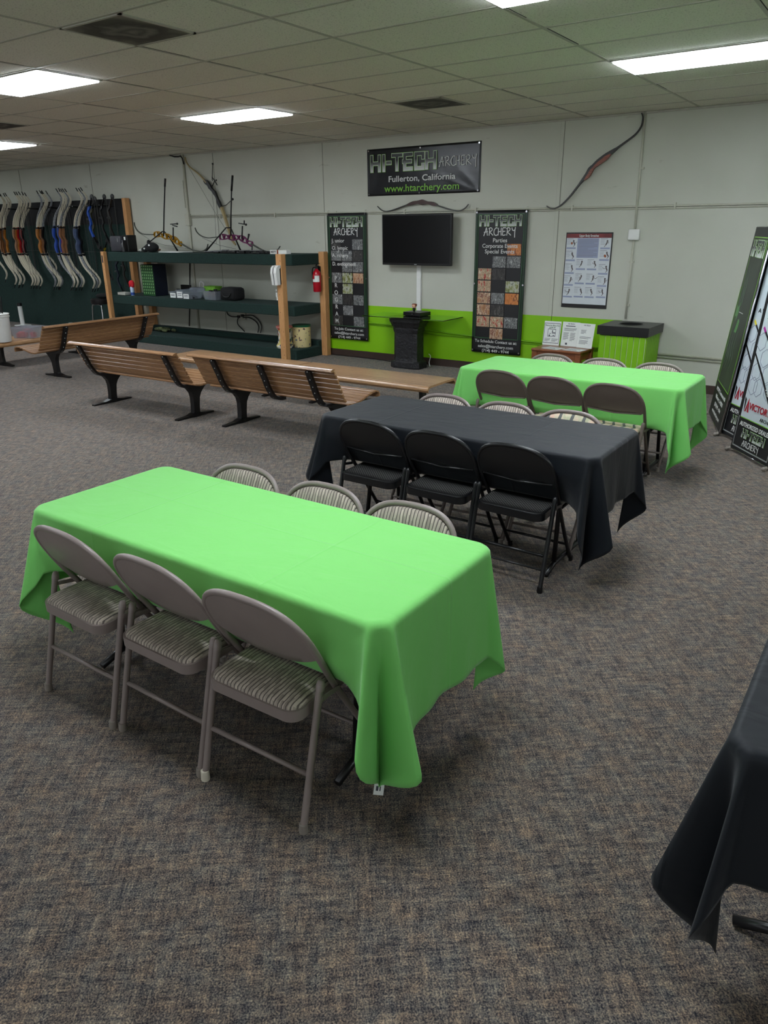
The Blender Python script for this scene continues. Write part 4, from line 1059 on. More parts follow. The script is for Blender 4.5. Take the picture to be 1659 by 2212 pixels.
# recurve bow, local: grip bulges to -x, tips curl back to -x at both ends; z=0 is the grip, hung vertically
def rack_bow(mr, ml, name='recurve_bow'):
    t = empty(name, 'x', 'bow')
    H = 0.80
    # upper limb: from (-.10, .24) out to (.10,.62) then tip curls back
    up = [(-0.21, 0.22), (-0.18, 0.33), (-0.09, 0.47), (0.06, 0.60), (0.13, 0.69), (0.13, 0.76), (0.06, 0.84)]
    lo = [(x, -z) for x, z in up]
    for pts in (up, lo):
        P = bezierish([(x, 0, z) for x, z in pts], 4); k = len(P)
        MB().ribbon(P, [0.050-0.022*i/(k-1) for i in range(k)], [0.012-0.004*i/(k-1) for i in range(k)], (1, 0, 0.2)).build('limb', ml, t, True, 40)
    P = bezierish([(-0.20, 0, 0.27), (-0.24, 0, 0.18), (-0.25, 0, 0.08), (-0.20, 0, 0.0), (-0.24, 0, -0.09), (-0.23, 0, -0.18), (-0.20, 0, -0.27)], 4); k = len(P)
    ws = [0.014+0.042*abs(sin(pi*(i/(k-1))*2.0+0.5))*(1 if 0.08 < i/(k-1) < 0.92 else 0.4) for i in range(k)]
    MB().ribbon(P, ws, 0.034, (0, 1, 0)).build('riser', mr, t, True, 45)
    MB().tube([(0.10, 0, 0.74), (0.10, 0, -0.74)], 0.003, 4).build('string', M_string, t)
    tp = MB()
    for sg in (1, -1): tp.ribbon([(0.062, 0, sg*0.835), (0.035, 0, sg*0.875), (0.01, 0, sg*0.905)], 0.016, 0.01, (1, 0, 0.2))
    tp.build('nock_tip', M_black_pl, t)
    s = MB()
    for z in (0.24, -0.24): s.box(-0.24, -0.19, -0.026, 0.024, z-0.015, z+0.015)
    s.build('limb_bolt', M_black_metal, t)
    return t
riser_cols = {
 'brown wooden': wood('brown_riser', (82, 50, 26), (128, 82, 44), 'Z'),
 'golden wooden': wood('gold_wood_riser', (140, 84, 24), (186, 122, 50), 'Z'),
 'red': mat('red_riser', (150, 14, 24), 0.3, coat=0.4), 'blue': mat('blue_riser', (22, 70, 160), 0.3, coat=0.4),
 'crimson': mat('crimson_riser', (140, 22, 52), 0.3, coat=0.4), 'black': mat('black_riser', (16, 16, 18), 0.35),
 'slate blue': mat('slate_riser', (66, 80, 110), 0.3, noise=0.2), 'tan wooden': wood('tan_riser', (120, 84, 56), (160, 116, 82), 'Z')}
limb_cols = {'cream': M_cream, 'silver-grey printed': mat('printed_limb', (150, 154, 158), 0.4, noise=0.5, nscale=40), 'black': MATS['dark_grey_limb']}
clusters = [
 ('first', -15.42, 2.47, 0.88, [('brown wooden', 'cream'), ('brown wooden', 'cream'), ('brown wooden', 'cream'), ('golden wooden', 'cream')]),
 ('second', -14.78, 2.47, 0.88, [('tan wooden', 'cream'), ('golden wooden', 'cream'), ('red', 'cream'), ('red', 'cream'), ('black', 'cream')]),
 ('third', -14.06, 2.48, 0.88, [('black', 'silver-grey printed'), ('golden wooden', 'cream'), ('tan wooden', 'cream'), ('black', 'silver-grey printed')]),
 ('fourth', -13.40, 2.50, 0.88, [('blue', 'silver-grey printed'), ('blue', 'cream'), ('crimson', 'cream'), ('tan wooden', 'silver-grey printed'), ('tan wooden', 'cream')]),
 ('fifth', -12.88, 2.50, 0.88, [('slate blue', 'cream'), ('slate blue', 'silver-grey printed'), ('black', 'cream')]),
]
protos = {}
ords = ['first', 'second', 'third', 'fourth', 'fifth']
random.seed(6)
for cn, cx, ztop, zb, bows in clusters:
    n = len(bows)
    for i, (rc, lc) in enumerate(bows):
        # nearer the room = further left in the picture
        y = 8.93-0.034*(n-1-i); x = cx+(i-(n-1)/2)*0.026
        z = (ztop+zb)/2+random.uniform(-0.012, 0.012)-0.01
        lb = '%s-handled recurve bow, %s limbs, %s from left in %s hanging cluster' % (rc, lc, ords[i], cn)
        key = (rc, lc)
        if key not in protos:
            b = rack_bow(riser_cols[rc], limb_cols[lc]); protos[key] = b
        else: b = copy_tree(protos[key])
        b['label'] = lb; b['group'] = 'recurve bows hanging in the %s cluster on the green board' % cn
        b.location = (x, y, z); b.rotation_euler = (0, radians(random.uniform(-2, 2)), radians(random.uniform(-8, 8)))
b = copy_tree(protos[('brown wooden', 'cream')], 'recurve bow at the left edge of the picture, only its lower limb showing', 'recurve bows at the left edge of the rack')
b.location = (-16.02, 8.95, 1.75); b.rotation_euler = (0, 0, 0)
b = copy_tree(protos[('brown wooden', 'cream')], 'shorter white-limbed recurve bow hanging low right of the second cluster', 'recurve bows hanging in the second cluster on the green board')
b.location = (-14.22, 8.98, 1.80); b.scale = (0.85, 1, 0.85); b.rotation_euler = (0, 0, 0)

def compound_bow(mr, label, x, y, z, s=1.0):
    t = empty('compound_bow', label, 'bow', (x, y, z), 0, 'compound bows at the right end of the rack')
    t.scale = (s, s, s)
    P = bezierish([(0.02, 0, 0.28), (-0.07, 0, 0.18), (-0.04, 0, 0.06), (-0.02, 0, -0.02), (-0.07, 0, -0.12), (0.0, 0, -0.27)], 4)
    k = len(P)
    MB().ribbon(P, [0.02+0.03*abs(sin(i*0.9)) for i in range(k)], 0.03, (0, 1, 0)).build('riser', mr, t, True, 45)
    for sgn in (1, -1):
        MB().ribbon([(0.0, 0, sgn*0.26), (0.06, 0, sgn*0.36), (0.11, 0, sgn*0.42)], 0.04, 0.012, (1, 0, 0)).build('limb', M_black_metal, t)
        MB().lathe([(0.05, -0.008), (0.055, 0), (0.05, 0.008)], 18).xf(Matrix.Translation((0.11, 0, sgn*0.43)) @ Matrix.Rotation(pi/2, 4, 'X')).build('cam_wheel', M_black_metal, t)
    MB().tube([(0.155, 0, 0.43), (0.155, 0, -0.43)], 0.003, 4).tube([(0.13, 0.01, 0.43), (0.12, 0.01, -0.43)], 0.003, 4).build('string', M_string, t)
    MB().bbox(-0.13, -0.06, -0.02, 0.02, 0.04, 0.07, 0.005).build('sight', M_black_metal, t)
    return t
M_camo = mat('camouflage', (62, 62, 44), 0.6, noise=0.6, nscale=25)
compound_bow(M_camo, 'olive compound bow hanging just right of the fifth cluster', -12.60, 8.92, 1.95)
compound_bow(riser_cols['blue'], 'bright blue compound bow near the right end of the rack', -12.50, 8.80, 2.0, 0.95)
compound_bow(M_black_metal, 'black compound bow, middle one of the right end group', -12.22, 8.86, 2.02, 0.9)
compound_bow(M_black_metal, 'black compound bow, last one before the pine edge post', -12.05, 8.9, 2.02, 0.9)
compound_bow(mat('yellow_riser', (190, 170, 40), 0.4, noise=0.2), 'yellow and orange compound bow hanging low beside the shelving post', -12.42, 8.95, 1.35, 0.75)
compound_bow(M_navy, 'dark blue compound bow low behind the left pine post', -12.15, 8.98, 1.1, 0.85)
compound_bow(M_black_metal, 'black compound bow in the gap behind the top left of the shelves', -11.98, 9.0, 1.2, 0.8)
# strings of dark arrows / straps between clusters
for i, x in enumerate((-14.95, -14.05, -13.55, -12.9)):
    tag(MB().tube([(x, 9.04, 2.2), (x+0.02, 9.04, 1.1)], 0.006, 5).tube([(x+0.05, 9.04, 2.2), (x+0.05, 9.04, 1.2)], 0.006, 5).build('spare_string', M_black_pl), 'dark spare string pair hanging on the green board after the %s cluster' % ords[i], 'string', 'spare strings on the green board')

# stool, towel stand, things by the board
t = empty('bar_stool', 'round black stool with chrome legs behind the left pine post', 'stool', (-12.27, 8.6, 0))
MB().lathe([(0.0, 0.60), (0.17, 0.60), (0.18, 0.63), (0.18, 0.68), (0.16, 0.70)], 24).build('seat', mat('black_leather', (22, 20, 22), 0.3), t, True, 40)
b = MB().sphere((0.02, 0.05, 0.74), 0.13, 12, (1.2, 0.9, 0.35)); b.build('bundle', M_black_cl, t, True)
for a in (0, 1):
    s = -1 if a == 0 else 1
    pts = bezierish([(-0.17, s*0.13, 0.0), (-0.14, s*0.1, 0.5), (-0.10, s*0.09, 0.585), (0.10, s*0.09, 0.585), (0.14, s*0.1, 0.5), (0.17, s*0.13, 0.0)], 5)
    MB().tube(pts, 0.013, 8).build('leg', M_chrome, t, True)
t = empty('paper_roll_stand', 'white tube on a flat square base standing on the floor by the green board', 'stand', (-15.35, 8.80, 0))
MB().bbox(-0.12, 0.12, -0.12, 0.12, 0, 0.02, 0.005).build('base', M_white_pl, t)
MB().lathe([(0.045, 0.02), (0.045, 0.40)], 16).build('tube', M_white_pl, t, True, 40)
MB().lathe([(0.05, 0.40), (0.05, 0.46)], 16).build('cap', M_black_pl, t, True, 40)

# ------------------------------------------------------------------ benches
prof_seat = [(0.40, 0.335), (0.41, 0.37), (0.385, 0.398), (0.33, 0.405), (0.25, 0.395), (0.15, 0.37), (0.06, 0.352), (-0.03, 0.348), (-0.10, 0.362)]
prof_back = [(-0.13, 0.385), (-0.165, 0.43), (-0.195, 0.49), (-0.225, 0.55), (-0.255, 0.61), (-0.285, 0.665), (-0.315, 0.70)]
def path_slats(prof, L0, L1, sw=0.050, gap=0.006, th=0.02, endcurve=True):
    P = bezierish([(0, y, z) for y, z in prof], 10)
    # arc length sampling
    S = [0]
    for i in range(1, len(P)): S.append(S[-1]+(P[i]-P[i-1]).length)
    def at(s):
        s = max(0, min(S[-1], s))
        for i in range(1, len(S)):
            if S[i] >= s:
                f = (s-S[i-1])/max(1e-9, S[i]-S[i-1]); return P[i-1]+(P[i]-P[i-1])*f
        return P[-1]
    mb = MB(); n = max(1, round(S[-1]/(sw+gap))); st = S[-1]/n
    for i in range(n):
        a = at(i*st+gap/2); b = at((i+1)*st-gap/2); c = (a+b)/2; d = (b-a)
        q = Matrix(((1, 0, 0, 0), (0, d.normalized().y, -d.normalized().z, 0), (0, d.normalized().z, d.normalized().y, 0), (0, 0, 0, 1)))
        s = MB().bbox(L0, L1, -d.length/2, d.length/2, -th/2, th/2, 0.005)
        s.xf(Matrix.Translation(c) @ q); mb.add(s.v, s.f)
    return mb
def make_bench(L, ped, straps, label, loc, rz, group):
    t = empty('slatted_bench', label, 'bench', loc, rz, group)
    path_slats(prof_seat, -L/2, L/2).build('seat', M_oakx, t)
    b = path_slats(prof_back, -L/2, L/2)
    b.build('backrest', M_oakx, t)
    s = MB().tube([(-L/2-0.01, -0.335, 0.70), (L/2+0.01, -0.335, 0.70)], 1.0, 12, flat=(0.030, 0.013, (0, 1, 0.3)))
    s.build('top_rail', M_oakx, t, True, 50)
    for x in straps:
        pts = [(x, -0.345, 0.675), (x, -0.31, 0.60), (x, -0.275, 0.53), (x, -0.25, 0.47), (x, -0.215, 0.41), (x, -0.17, 0.355), (x, -0.10, 0.325), (x, -0.03, 0.322)]
        a = MB().ribbon(bezierish(pts, 3), 0.060, 0.026, (0, 1, 0.3)); 
        for p in pts[:6]: a.sphere((p[0], p[1]-0.012, p[2]-0.004), 0.006, 6, mi=1)
        a.build('back_strap', [M_black_metal, M_silver], t)
    for x in ped:
        lg = MB()
        # Y-shaped cast column
        lg.ribbon([(x, 0.02, 0.335), (x, 0.02, 0.30), (x, 0.015, 0.25), (x, 0.01, 0.20), (x, 0.005, 0.12), (x, 0, 0.05), (x, 0, 0.02)], [0.36, 0.22, 0.13, 0.092, 0.08, 0.08, 0.10], [0.055]*7, (1, 0, 0))
        lg.ribbon([(x, -0.27, 0.008), (x, -0.12, 0.012), (x, -0.03, 0.022), (x, 0.03, 0.022), (x, 0.12, 0.012), (x, 0.24, 0.008)], [0.05, 0.06, 0.085, 0.085, 0.06, 0.05], [0.016, 0.02, 0.04, 0.04, 0.02, 0.016], (0, 0, 1))
        lg.ribbon([(x, -0.17, 0.345), (x, 0.0, 0.335), (x, 0.2, 0.355), (x, 0.34, 0.385)], 0.045, 0.02, (0, 0, 1))
        lg.build('pedestal_leg', M_black_metal, t)
    return t
GB = 'slatted wooden benches with backrests'
make_bench(1.66, (-0.67, 0.68), (-0.67, 0.68), 'slatted wooden bench with black legs, seen from behind, middle one of three', (-6.71, 5.17, 0), radians(1.5), GB)
make_bench(1.75, (-0.55, 0.66), (-0.55, 0.05, 0.62), 'slatted wooden bench with three black straps, its right end behind the black table', (-4.88, 5.29, 0), radians(1.5), GB)
make_bench(1.86, (-0.62, 0.70), (-0.62, 0.70), 'slatted wooden bench standing sideways at the left, facing left', (-9.43, 6.38, 0), radians(92), GB)

def flat_bench(L, ped, label, loc, rz, group):
    t = empty('flat_bench', label, 'bench', loc, rz, group)
    prof = [(-0.29, 0.315), (-0.285, 0.34), (-0.265, 0.353), (-0.22, 0.36), (0.22, 0.36), (0.265, 0.353), (0.285, 0.34), (0.29, 0.315)]
    P = bezierish([(0, y, z) for y, z in prof], 3)
    vs_ = []; k = len(P)
    for x in (-L/2, L/2):
        vs_ += [(x, p.y, p.z) for p in P]; vs_ += [(x, p.y*0.94, p.z-0.022) for p in P]
    f = []
    for i in range(k-1):
        f += [(i, i+1, 2*k+i+1, 2*k+i), (k+i+1, k+i, 3*k+i, 3*k+i+1), (i+1, i, k+i, k+i+1), (2*k+i, 2*k+i+1, 3*k+i+1, 3*k+i)]
    f += [(0, 2*k, 3*k, k), (k-1, 2*k-1, 4*k-1, 3*k-1)]
    MB().add(vs_, f).build('seat', M_oakflat, t, True, 40)
    g_ = MB()
    for i in range(-3, 4): g_.box(-L/2, L/2, i*0.07-0.0025, i*0.07+0.0025, 0.3595, 0.3606)
    g_.build('slat_groove', M_base, t)
    for x in ped:
        lg = MB().ribbon([(x, 0, 0.335), (x, 0, 0.30), (x, 0, 0.24), (x, 0, 0.12), (x, 0, 0.02)], [0.36, 0.16, 0.08, 0.066, 0.09], [0.045]*5, (1, 0, 0))
        lg.ribbon([(x, -0.25, 0.008), (x, -0.03, 0.022), (x, 0.03, 0.022), (x, 0.25, 0.008)], [0.05, 0.085, 0.085, 0.05], [0.016, 0.04, 0.04, 0.016], (0, 0, 1))
        lg.build('pedestal_leg', M_black_metal, t)
    return t
GF = 'low flat wooden benches'
flat_bench(1.90, (-0.62, 0.62), 'low flat wooden bench behind the gap between two slatted benches', (-6.72, 6.53, 0), radians(0.5), GF)
flat_bench(1.93, (-0.6, 0.73), 'low flat wooden bench reaching right past the slatted benches towards the far green table', (-4.79, 6.56, 0), radians(0.5), GF)
flat_bench(2.10, (-0.62, 0.66), 'low flat wooden bench at the left edge carrying the bucket and the clear tub', (-10.93, 6.47, 0), radians(91), GF)
# on the left flat bench
t = empty('white_bucket', 'white plastic bucket on the left flat bench, cut by the picture edge', 'bucket', (-10.74, 5.80, 0.362))
MB().lathe([(0.125, 0), (0.13, 0.01), (0.15, 0.34), (0.158, 0.345), (0.158, 0.36), (0.15, 0.365), (0.16, 0.39), (0.152, 0.395)], 28).build('bucket_body', M_white_pl, t, True, 40)
MB().tube(bezierish([(-0.155, -0.03, 0.33), (-0.08, -0.16, 0.26), (0.08, -0.16, 0.26), (0.155, -0.03, 0.33)]), 0.008, 6).build('handle', M_white_pl, t, True)
b = MB()
random.seed(3)
for i in range(7): a = i*0.9; b.tube([(0.05*cos(a), 0.05*sin(a), 0.1), (0.09*cos(a), 0.09*sin(a), 0.62+random.uniform(-0.05, 0.05))], 0.008, 6)
b.build('contents', M_black_pl, t)
bin_('clear_tub', 'clear plastic tub with red things inside on the left flat bench', (-10.86, 6.28, 0.362), 0.36, 0.30, 0.15, 0.5, lab=False, fill=mat('red_contents', (214, 50, 60), 0.5), group=None, fillh=0.5)
t = empty('glass_jar', 'small glass jar showing above the back of the left slatted bench', 'jar', (-10.92, 7.05, 0.362))
MB().lathe([(0.035, 0), (0.04, 0.01), (0.04, 0.10), (0.03, 0.115)], 16).build('jar_body', M_clear, t, True, 40)
MB().lathe([(0.033, 0.112), (0.033, 0.13)], 16).build('lid', M_silver, t)

# ------------------------------------------------------------------ folding chairs
def stripe_fabric(name, c1, c2, c3):
    mt, t_, p, N, L = nt(name)
    tc = N.new('ShaderNodeTexCoord'); sp = N.new('ShaderNodeSeparateXYZ'); L.new(tc.outputs['Object'], sp.inputs[0])
    def mth(op, a, b=None):
        q = N.new('ShaderNodeMath'); q.operation = op
        for i, v in enumerate((a, b)):
            if v is None: continue
            if isinstance(v, (int, float)): q.inputs[i].default_value = v
            else: L.new(v, q.inputs[i])
        return q.outputs[0]
    ns = N.new('ShaderNodeTexNoise'); ns.inputs['Scale'].default_value = 14; L.new(tc.outputs['Object'], ns.inputs['Vector'])
    yz = mth('ADD', sp.outputs[1], sp.outputs[2])
    x = mth('ADD', sp.outputs[0], mth('MULTIPLY', ns.outputs['Fac'], 0.012))
    bandv = mth('FRACT', mth('MULTIPLY', x, 64))
    line = mth('LESS_THAN', bandv, 0.28)
    # dashes: cells in x and y
    cx = mth('FLOOR', mth('MULTIPLY', x, 128)); cy = mth('FLOOR', mth('ADD', mth('MULTIPLY', yz, 30), mth('MULTIPLY', cx, 0.37)))
    cb = N.new('ShaderNodeCombineXYZ'); L.new(cx, cb.inputs[0]); L.new(cy, cb.inputs[1])
    wn = N.new('ShaderNodeTexWhiteNoise'); wn.noise_dimensions = '2D'; L.new(cb.outputs[0], wn.inputs['Vector'])
    r = N.new('ShaderNodeValToRGB'); r.color_ramp.elements[0].color = srgb(*c1); r.color_ramp.elements[1].color = srgb(*c2)
    L.new(wn.outputs['Value'], r.inputs['Fac'])
    mx = N.new('ShaderNodeMixRGB'); L.new(line, mx.inputs[0]); L.new(r.outputs['Color'], mx.inputs[1]); mx.inputs[2].default_value = srgb(*c3)
    L.new(mx.outputs['Color'], p.inputs['Base Color']); p.inputs['Roughness'].default_value = 0.9
    b = N.new('ShaderNodeBump'); b.inputs['Strength'].default_value = 0.5; b.inputs['Distance'].default_value = 0.004
    L.new(mth('SINE', mth('MULTIPLY', bandv, pi)), b.inputs['Height']); L.new(b.outputs['Normal'], p.inputs['Normal'])
    return mt
M_stripe = stripe_fabric('striped_upholstery', (146, 136, 126), (198, 186, 172), (98, 90, 86))
M_stripe2 = stripe_fabric('green_striped_upholstery', (150, 148, 128), (196, 190, 168), (96, 98, 86))
def ikat():
    mt, t_, p, N, L = nt('ikat_upholstery')
    tc = N.new('ShaderNodeTexCoord'); mp = N.new('ShaderNodeMapping'); mp.inputs['Scale'].default_value = (16, 6, 6); L.new(tc.outputs['Object'], mp.inputs[0])
    sp = N.new('ShaderNodeSeparateXYZ'); L.new(tc.outputs['Object'], sp.inputs[0])
    def mth(op, a, b=None):
        q = N.new('ShaderNodeMath'); q.operation = op
        for i, v in enumerate((a, b)):
            if v is None: continue
            if isinstance(v, (int, float)): q.inputs[i].default_value = v
            else: L.new(v, q.inputs[i])
        return q.outputs[0]
    w = N.new('ShaderNodeTexNoise'); w.inputs['Scale'].default_value = 1.2; w.inputs['Detail'].default_value = 5; w.inputs['Roughness'].default_value = 0.7; L.new(mp.outputs[0], w.inputs['Vector'])
    r = N.new('ShaderNodeValToRGB'); cr = r.color_ramp
    cr.elements[0].position = 0.40; cr.elements[0].color = srgb(170, 172, 142); cr.elements[1].position = 0.50; cr.elements[1].color = srgb(196, 184, 160)
    e = cr.elements.new(0.60); e.color = srgb(204, 170, 150)
    L.new(w.outputs['Fac'], r.inputs['Fac'])
    yz = mth('ADD', sp.outputs[1], sp.outputs[2])
    zig = mth('MULTIPLY', mth('PINGPONG', mth('MULTIPLY', yz, 13), 1.0), 0.42)
    ph_ = mth('FRACT', mth('ADD', mth('ADD', mth('MULTIPLY', sp.outputs[0], 13), zig), mth('MULTIPLY', w.outputs['Fac'], 0.35)))
    ln = mth('LESS_THAN', ph_, 0.26)
    mx = N.new('ShaderNodeMixRGB'); L.new(ln, mx.inputs[0]); L.new(r.outputs['Color'], mx.inputs[1]); mx.inputs[2].default_value = srgb(92, 94, 92)
    L.new(mx.outputs['Color'], p.inputs['Base Color']); p.inputs['Roughness'].default_value = 0.9
    return mt
M_ikat = ikat()
def perforated():
    mt, t_, p, N, L = nt('dotted_black_vinyl')
    tc = N.new('ShaderNodeTexCoord'); mp = N.new('ShaderNodeMapping'); mp.inputs['Rotation'].default_value = (0, 0, radians(45)); L.new(tc.outputs['Object'], mp.inputs[0])
    v = N.new('ShaderNodeTexVoronoi'); v.inputs['Scale'].default_value = 80; v.inputs['Randomness'].default_value = 0; L.new(mp.outputs[0], v.inputs['Vector'])
    r = N.new('ShaderNodeValToRGB'); r.color_ramp.elements[0].position = 0.22; r.color_ramp.elements[1].position = 0.34
    r.color_ramp.elements[0].color = srgb(150, 150, 148); r.color_ramp.elements[1].color = srgb(22, 22, 23)
    L.new(v.outputs['Distance'], r.inputs['Fac']); L.new(r.outputs['Color'], p.inputs['Base Color']); p.inputs['Roughness'].default_value = 0.5
    return mt
M_dots = perforated()
M_taupe = mat('taupe_painted_steel', (136, 124, 120), 0.38, noise=0.05, nscale=8)
M_brown_st = mat('brown_painted_steel', (98, 88, 80), 0.38, noise=0.05, nscale=8)
M_blk_st = mat('black_enamel_steel', (22, 23, 25), 0.3, noise=0.08, nscale=8)
M_foot = mat('grey_rubber', (138, 130, 122), 0.7)
M_footw = mat('white_rubber', (214, 208, 190), 0.7)

def superarc(w, h, n=26, e=2.6):
    """upper half outline of a rounded back, from left foot to right foot"""
    out = []
    for i in range(n+1):
        a = pi-pi*i/n
        x = math.copysign(abs(cos(a))**(2/e), cos(a))*w; z = abs(sin(a))**(2/e)*h
        out.append((x, z))
    return out
def back_y(z):   # rake of the back: position of the frame plane at height z
    if z < 0.45: return 0.20+(0.45-z)*0.66
    q = (z-0.45)/0.33
    return 0.20-0.205*q+0.035*q*q
def make_chair(kind):
    steel, pad, padback, ftm = {'taupe': (M_taupe, M_stripe, True, M_foot), 'brown': (M_brown_st, M_ikat, False, M_foot), 'black': (M_blk_st, M_dots, False, M_black_pl), 'ikat': (M_taupe, M_ikat, True, M_foot)}[kind]
    t = empty('folding_chair', kind, 'chair')
    Wd = 0.225; top = 0.775
    # main frame: front feet up through the sides and over the top
    arc = superarc(Wd, 0.185, 24, 2.7)
    pts = [(-0.195, back_y(0.0), 0.0), (-0.20, back_y(0.2), 0.2), (-0.212, back_y(0.42), 0.42), (-0.222, back_y(0.52), 0.52)]
    pts += [(x, back_y(top-0.185+z), top-0.185+z) for x, z in arc[0:]]
    pts += [(0.222, back_y(0.52), 0.52), (0.212, back_y(0.42), 0.42), (0.20, back_y(0.2), 0.2), (0.195, back_y(0.0), 0.0)]
    MB().tube(pts, 0.0115, 10).build('frame', steel, t, True)
    # pressed back panel (pan) between the tubes
    def panel(off, inset, thick, zlow, sag):
        n = 24; rows = 7; ar = superarc(Wd-inset, 0.185-inset, n, 2.7)
        vs_ = []
        for s_ in (0, 1):
            for i, (x, z) in enumerate(ar):
                zt = top-0.185+z; u = x/(Wd-inset)
                zb = zlow - sag*(1-u*u)
                zb = min(zb, zt)
                for j in range(rows+1):
                    zz = zb+(zt-zb)*j/rows
                    bow = 0.016*(1-u*u)*sin(pi*min(1, max(0, (zz-0.5)/0.27)))
                    yy = back_y(zz)-bow*0.6+off+(thick if s_ else 0)
                    if s_: yy += thick*1.2*(1-u**4)*sin(pi*j/rows)**0.6 if thick > 0.01 else 0
                    vs_.append((x, yy, zz))
        m1 = (n+1)*(rows+1); f = []
        for i in range(n):
            for j in range(rows):
                a = i*(rows+1)+j; b = a+rows+1
                f.append((a, b, b+1, a+1)); f.append((m1+a, m1+a+1, m1+b+1, m1+b))
            a = i*(rows+1); b = a+rows+1
            f.append((a, m1+a, m1+b, b)); a += rows; b += rows; f.append((a, b, m1+b, m1+a))
        return MB().add(vs_, f)
    if padback:
        panel(-0.008, 0.004, 0.004, 0.585, 0.075).build('back_panel', steel, t, True, 60)
        panel(-0.001, 0.014, 0.012, 0.59, 0.055).build('back_pad', pad, t, True, 60)
    else:
        panel(-0.008, 0.004, 0.004, 0.575, 0.015).build('back_panel', steel, t, True, 60)
        if kind == 'brown': panel(-0.001, 0.014, 0.010, 0.59, 0.01).build('back_pad', pad, t, True, 60)
        MB().tube([(-0.205, back_y(0.575)-0.008, 0.572), (0, back_y(0.56)-0.014, 0.557), (0.205, back_y(0.575)-0.008, 0.572)], 0.006, 8).build('back_panel_edge', steel, t, True)
    # rear leg frame
    for s in (-1, 1):
        lg = MB().tube([(s*0.226, 0.0, 0.014), (s*0.226, 0.115, 0.485)], 0.0125, 12)
        lg.build('leg', steel, t, True, 50)
        MB().lathe([(0.0145, 0), (0.0145, 0.018), (0.011, 0.032), (0.004, 0.036)], 12).xf(Matrix.Translation((s*0.226, 0.115, 0.478)) @ Matrix.Rotation(-0.24, 4, 'X')).build('leg_cap', steel, t, True, 50)
        MB().lathe([(0.0155, 0), (0.0165, 0.004), (0.0145, 0.034)], 12, (s*0.226, 0, 0)).build('rubber_foot', ftm, t, True, 50)
        MB().lathe([(0.0155, 0), (0.0165, 0.004), (0.0145, 0.034)], 12, (s*0.195, back_y(0.012), 0)).build('rubber_foot', ftm, t, True, 50)
        MB().ribbon([(s*0.238, 0.108, 0.455), (s*0.232, back_y(0.44)+0.0, 0.44)], 0.016, 0.004, (1, 0, 0)).build('hinge_link', steel, t)
    MB().tube([(-0.226, 0.047, 0.195), (0.226, 0.047, 0.195)], 0.0095, 8).build('rear_stretcher', steel, t, True)
    MB().tube([(-0.2, back_y(0.13), 0.13), (0.2, back_y(0.13), 0.13)], 0.008, 8).build('front_stretcher', steel, t, True)
    if kind == 'black': MB().tube([(-0.226, 0.028, 0.12), (0.226, 0.028, 0.12)], 0.006, 8).build('rear_stretcher', steel, t, True)
    # seat pan: rounded trapezoid
    def outline(w0, w1, y0, y1, r, n=6):
        out = []
        for cx, cy, a0, sx in ((-1, y0, pi, w0), (1, y0, 1.5*pi, w0), (1, y1, 0, w1), (-1, y1, 0.5*pi, w1)):
            ccx = cx*(sx-r); ccy = cy+(r if cy == y0 else -r)
            for i in range(n+1):
                a = a0+0.5*pi*i/n; out.append((ccx+r*cos(a), ccy+r*sin(a)))
        return out
    o1 = outline(0.198, 0.19, 0.035, 0.44, 0.05)
    # tilt: rear lower
    def tilt(mb): return mb.xf(Matrix.Translation((0, 0.24, 0)) @ Matrix.Rotation(radians(2), 4, 'X') @ Matrix.Translation((0, -0.24, 0)))
    tilt(MB().prism(o1, 0.395, 0.435)).build('seat', steel, t, True, 40)
    k = len(o1); cx, cy = 0, 0.2375; rings = []
    H_ = 0.022 if kind != 'black' else 0.008
    for q, hz in ((0.965, 0.0), (0.95, 0.5), (0.90, 0.8), (0.75, 0.95), (0.5, 1.0), (0.2, 1.02)):
        rings.append([(cx+(x-cx)*q, cy+(y-cy)*q, 0.434+H_*hz) for x, y in o1])
    vs_ = [v for r in rings for v in r]+[(cx, cy, 0.434+H_*1.02)]
    f = [(i*k+j, i*k+(j+1) % k, (i+1)*k+(j+1) % k, (i+1)*k+j) for i in range(5) for j in range(k)]+[(5*k+j, 5*k+(j+1) % k, 6*k) for j in range(k)]
    tilt(MB().add(vs_, f)).build('seat_pad', pad, t, True)
    return t
chairs = {}
def place_chair(kind, x, y, face, label, group, dz=0, rz=0):
    r = (0 if face > 0 else pi)+rz
    if kind not in chairs:
        c = make_chair(kind); chairs[kind] = c; c['label'] = label; c['group'] = group
        c.location = (x, y, 0); c.rotation_euler = (0, 0, r)
    else: c = copy_tree(chairs[kind], label, group, (x, y, 0), r)
    return c
pos3 = ('left', 'middle', 'right')
for i, x in enumerate((-2.50, -2.005, -1.523)):
    place_chair('taupe', x, 1.385+(0.005 if i == 1 else 0), 1, 'taupe folding chair with striped seat, %s of three in front of the nearest green table' % pos3[i], 'chairs on the near side of the nearest green table', rz=radians((-1, -1, 1)[i]))
for i, x in enumerate((-2.47, -1.98, -1.53)):
    place_chair('taupe', x, 2.44, -1, 'folding chair showing only its striped back, %s of three behind the nearest green table' % pos3[i], 'chairs on the far side of the nearest green table', rz=radians((2, 1, 3)[i]))
for i, x in enumerate((-2.52, -2.045, -1.575)):
    place_chair('black', x, 3.40, 1, 'black folding chair with dotted seat, %s of three in front of the black table' % pos3[i], 'black chairs on the near side of the black table', rz=radians((0, 0, -1)[i]))
for i, x in enumerate((-2.49, -2.03, -1.60)):
    place_chair('ikat' if i == 2 else 'taupe', x, 4.36, -1, ('folding chair with zigzag patterned back, right of three behind the black table' if i == 2 else 'folding chair with striped back, %s of three behind the black table' % pos3[i]), 'chairs on the far side of the black table', rz=radians(2))
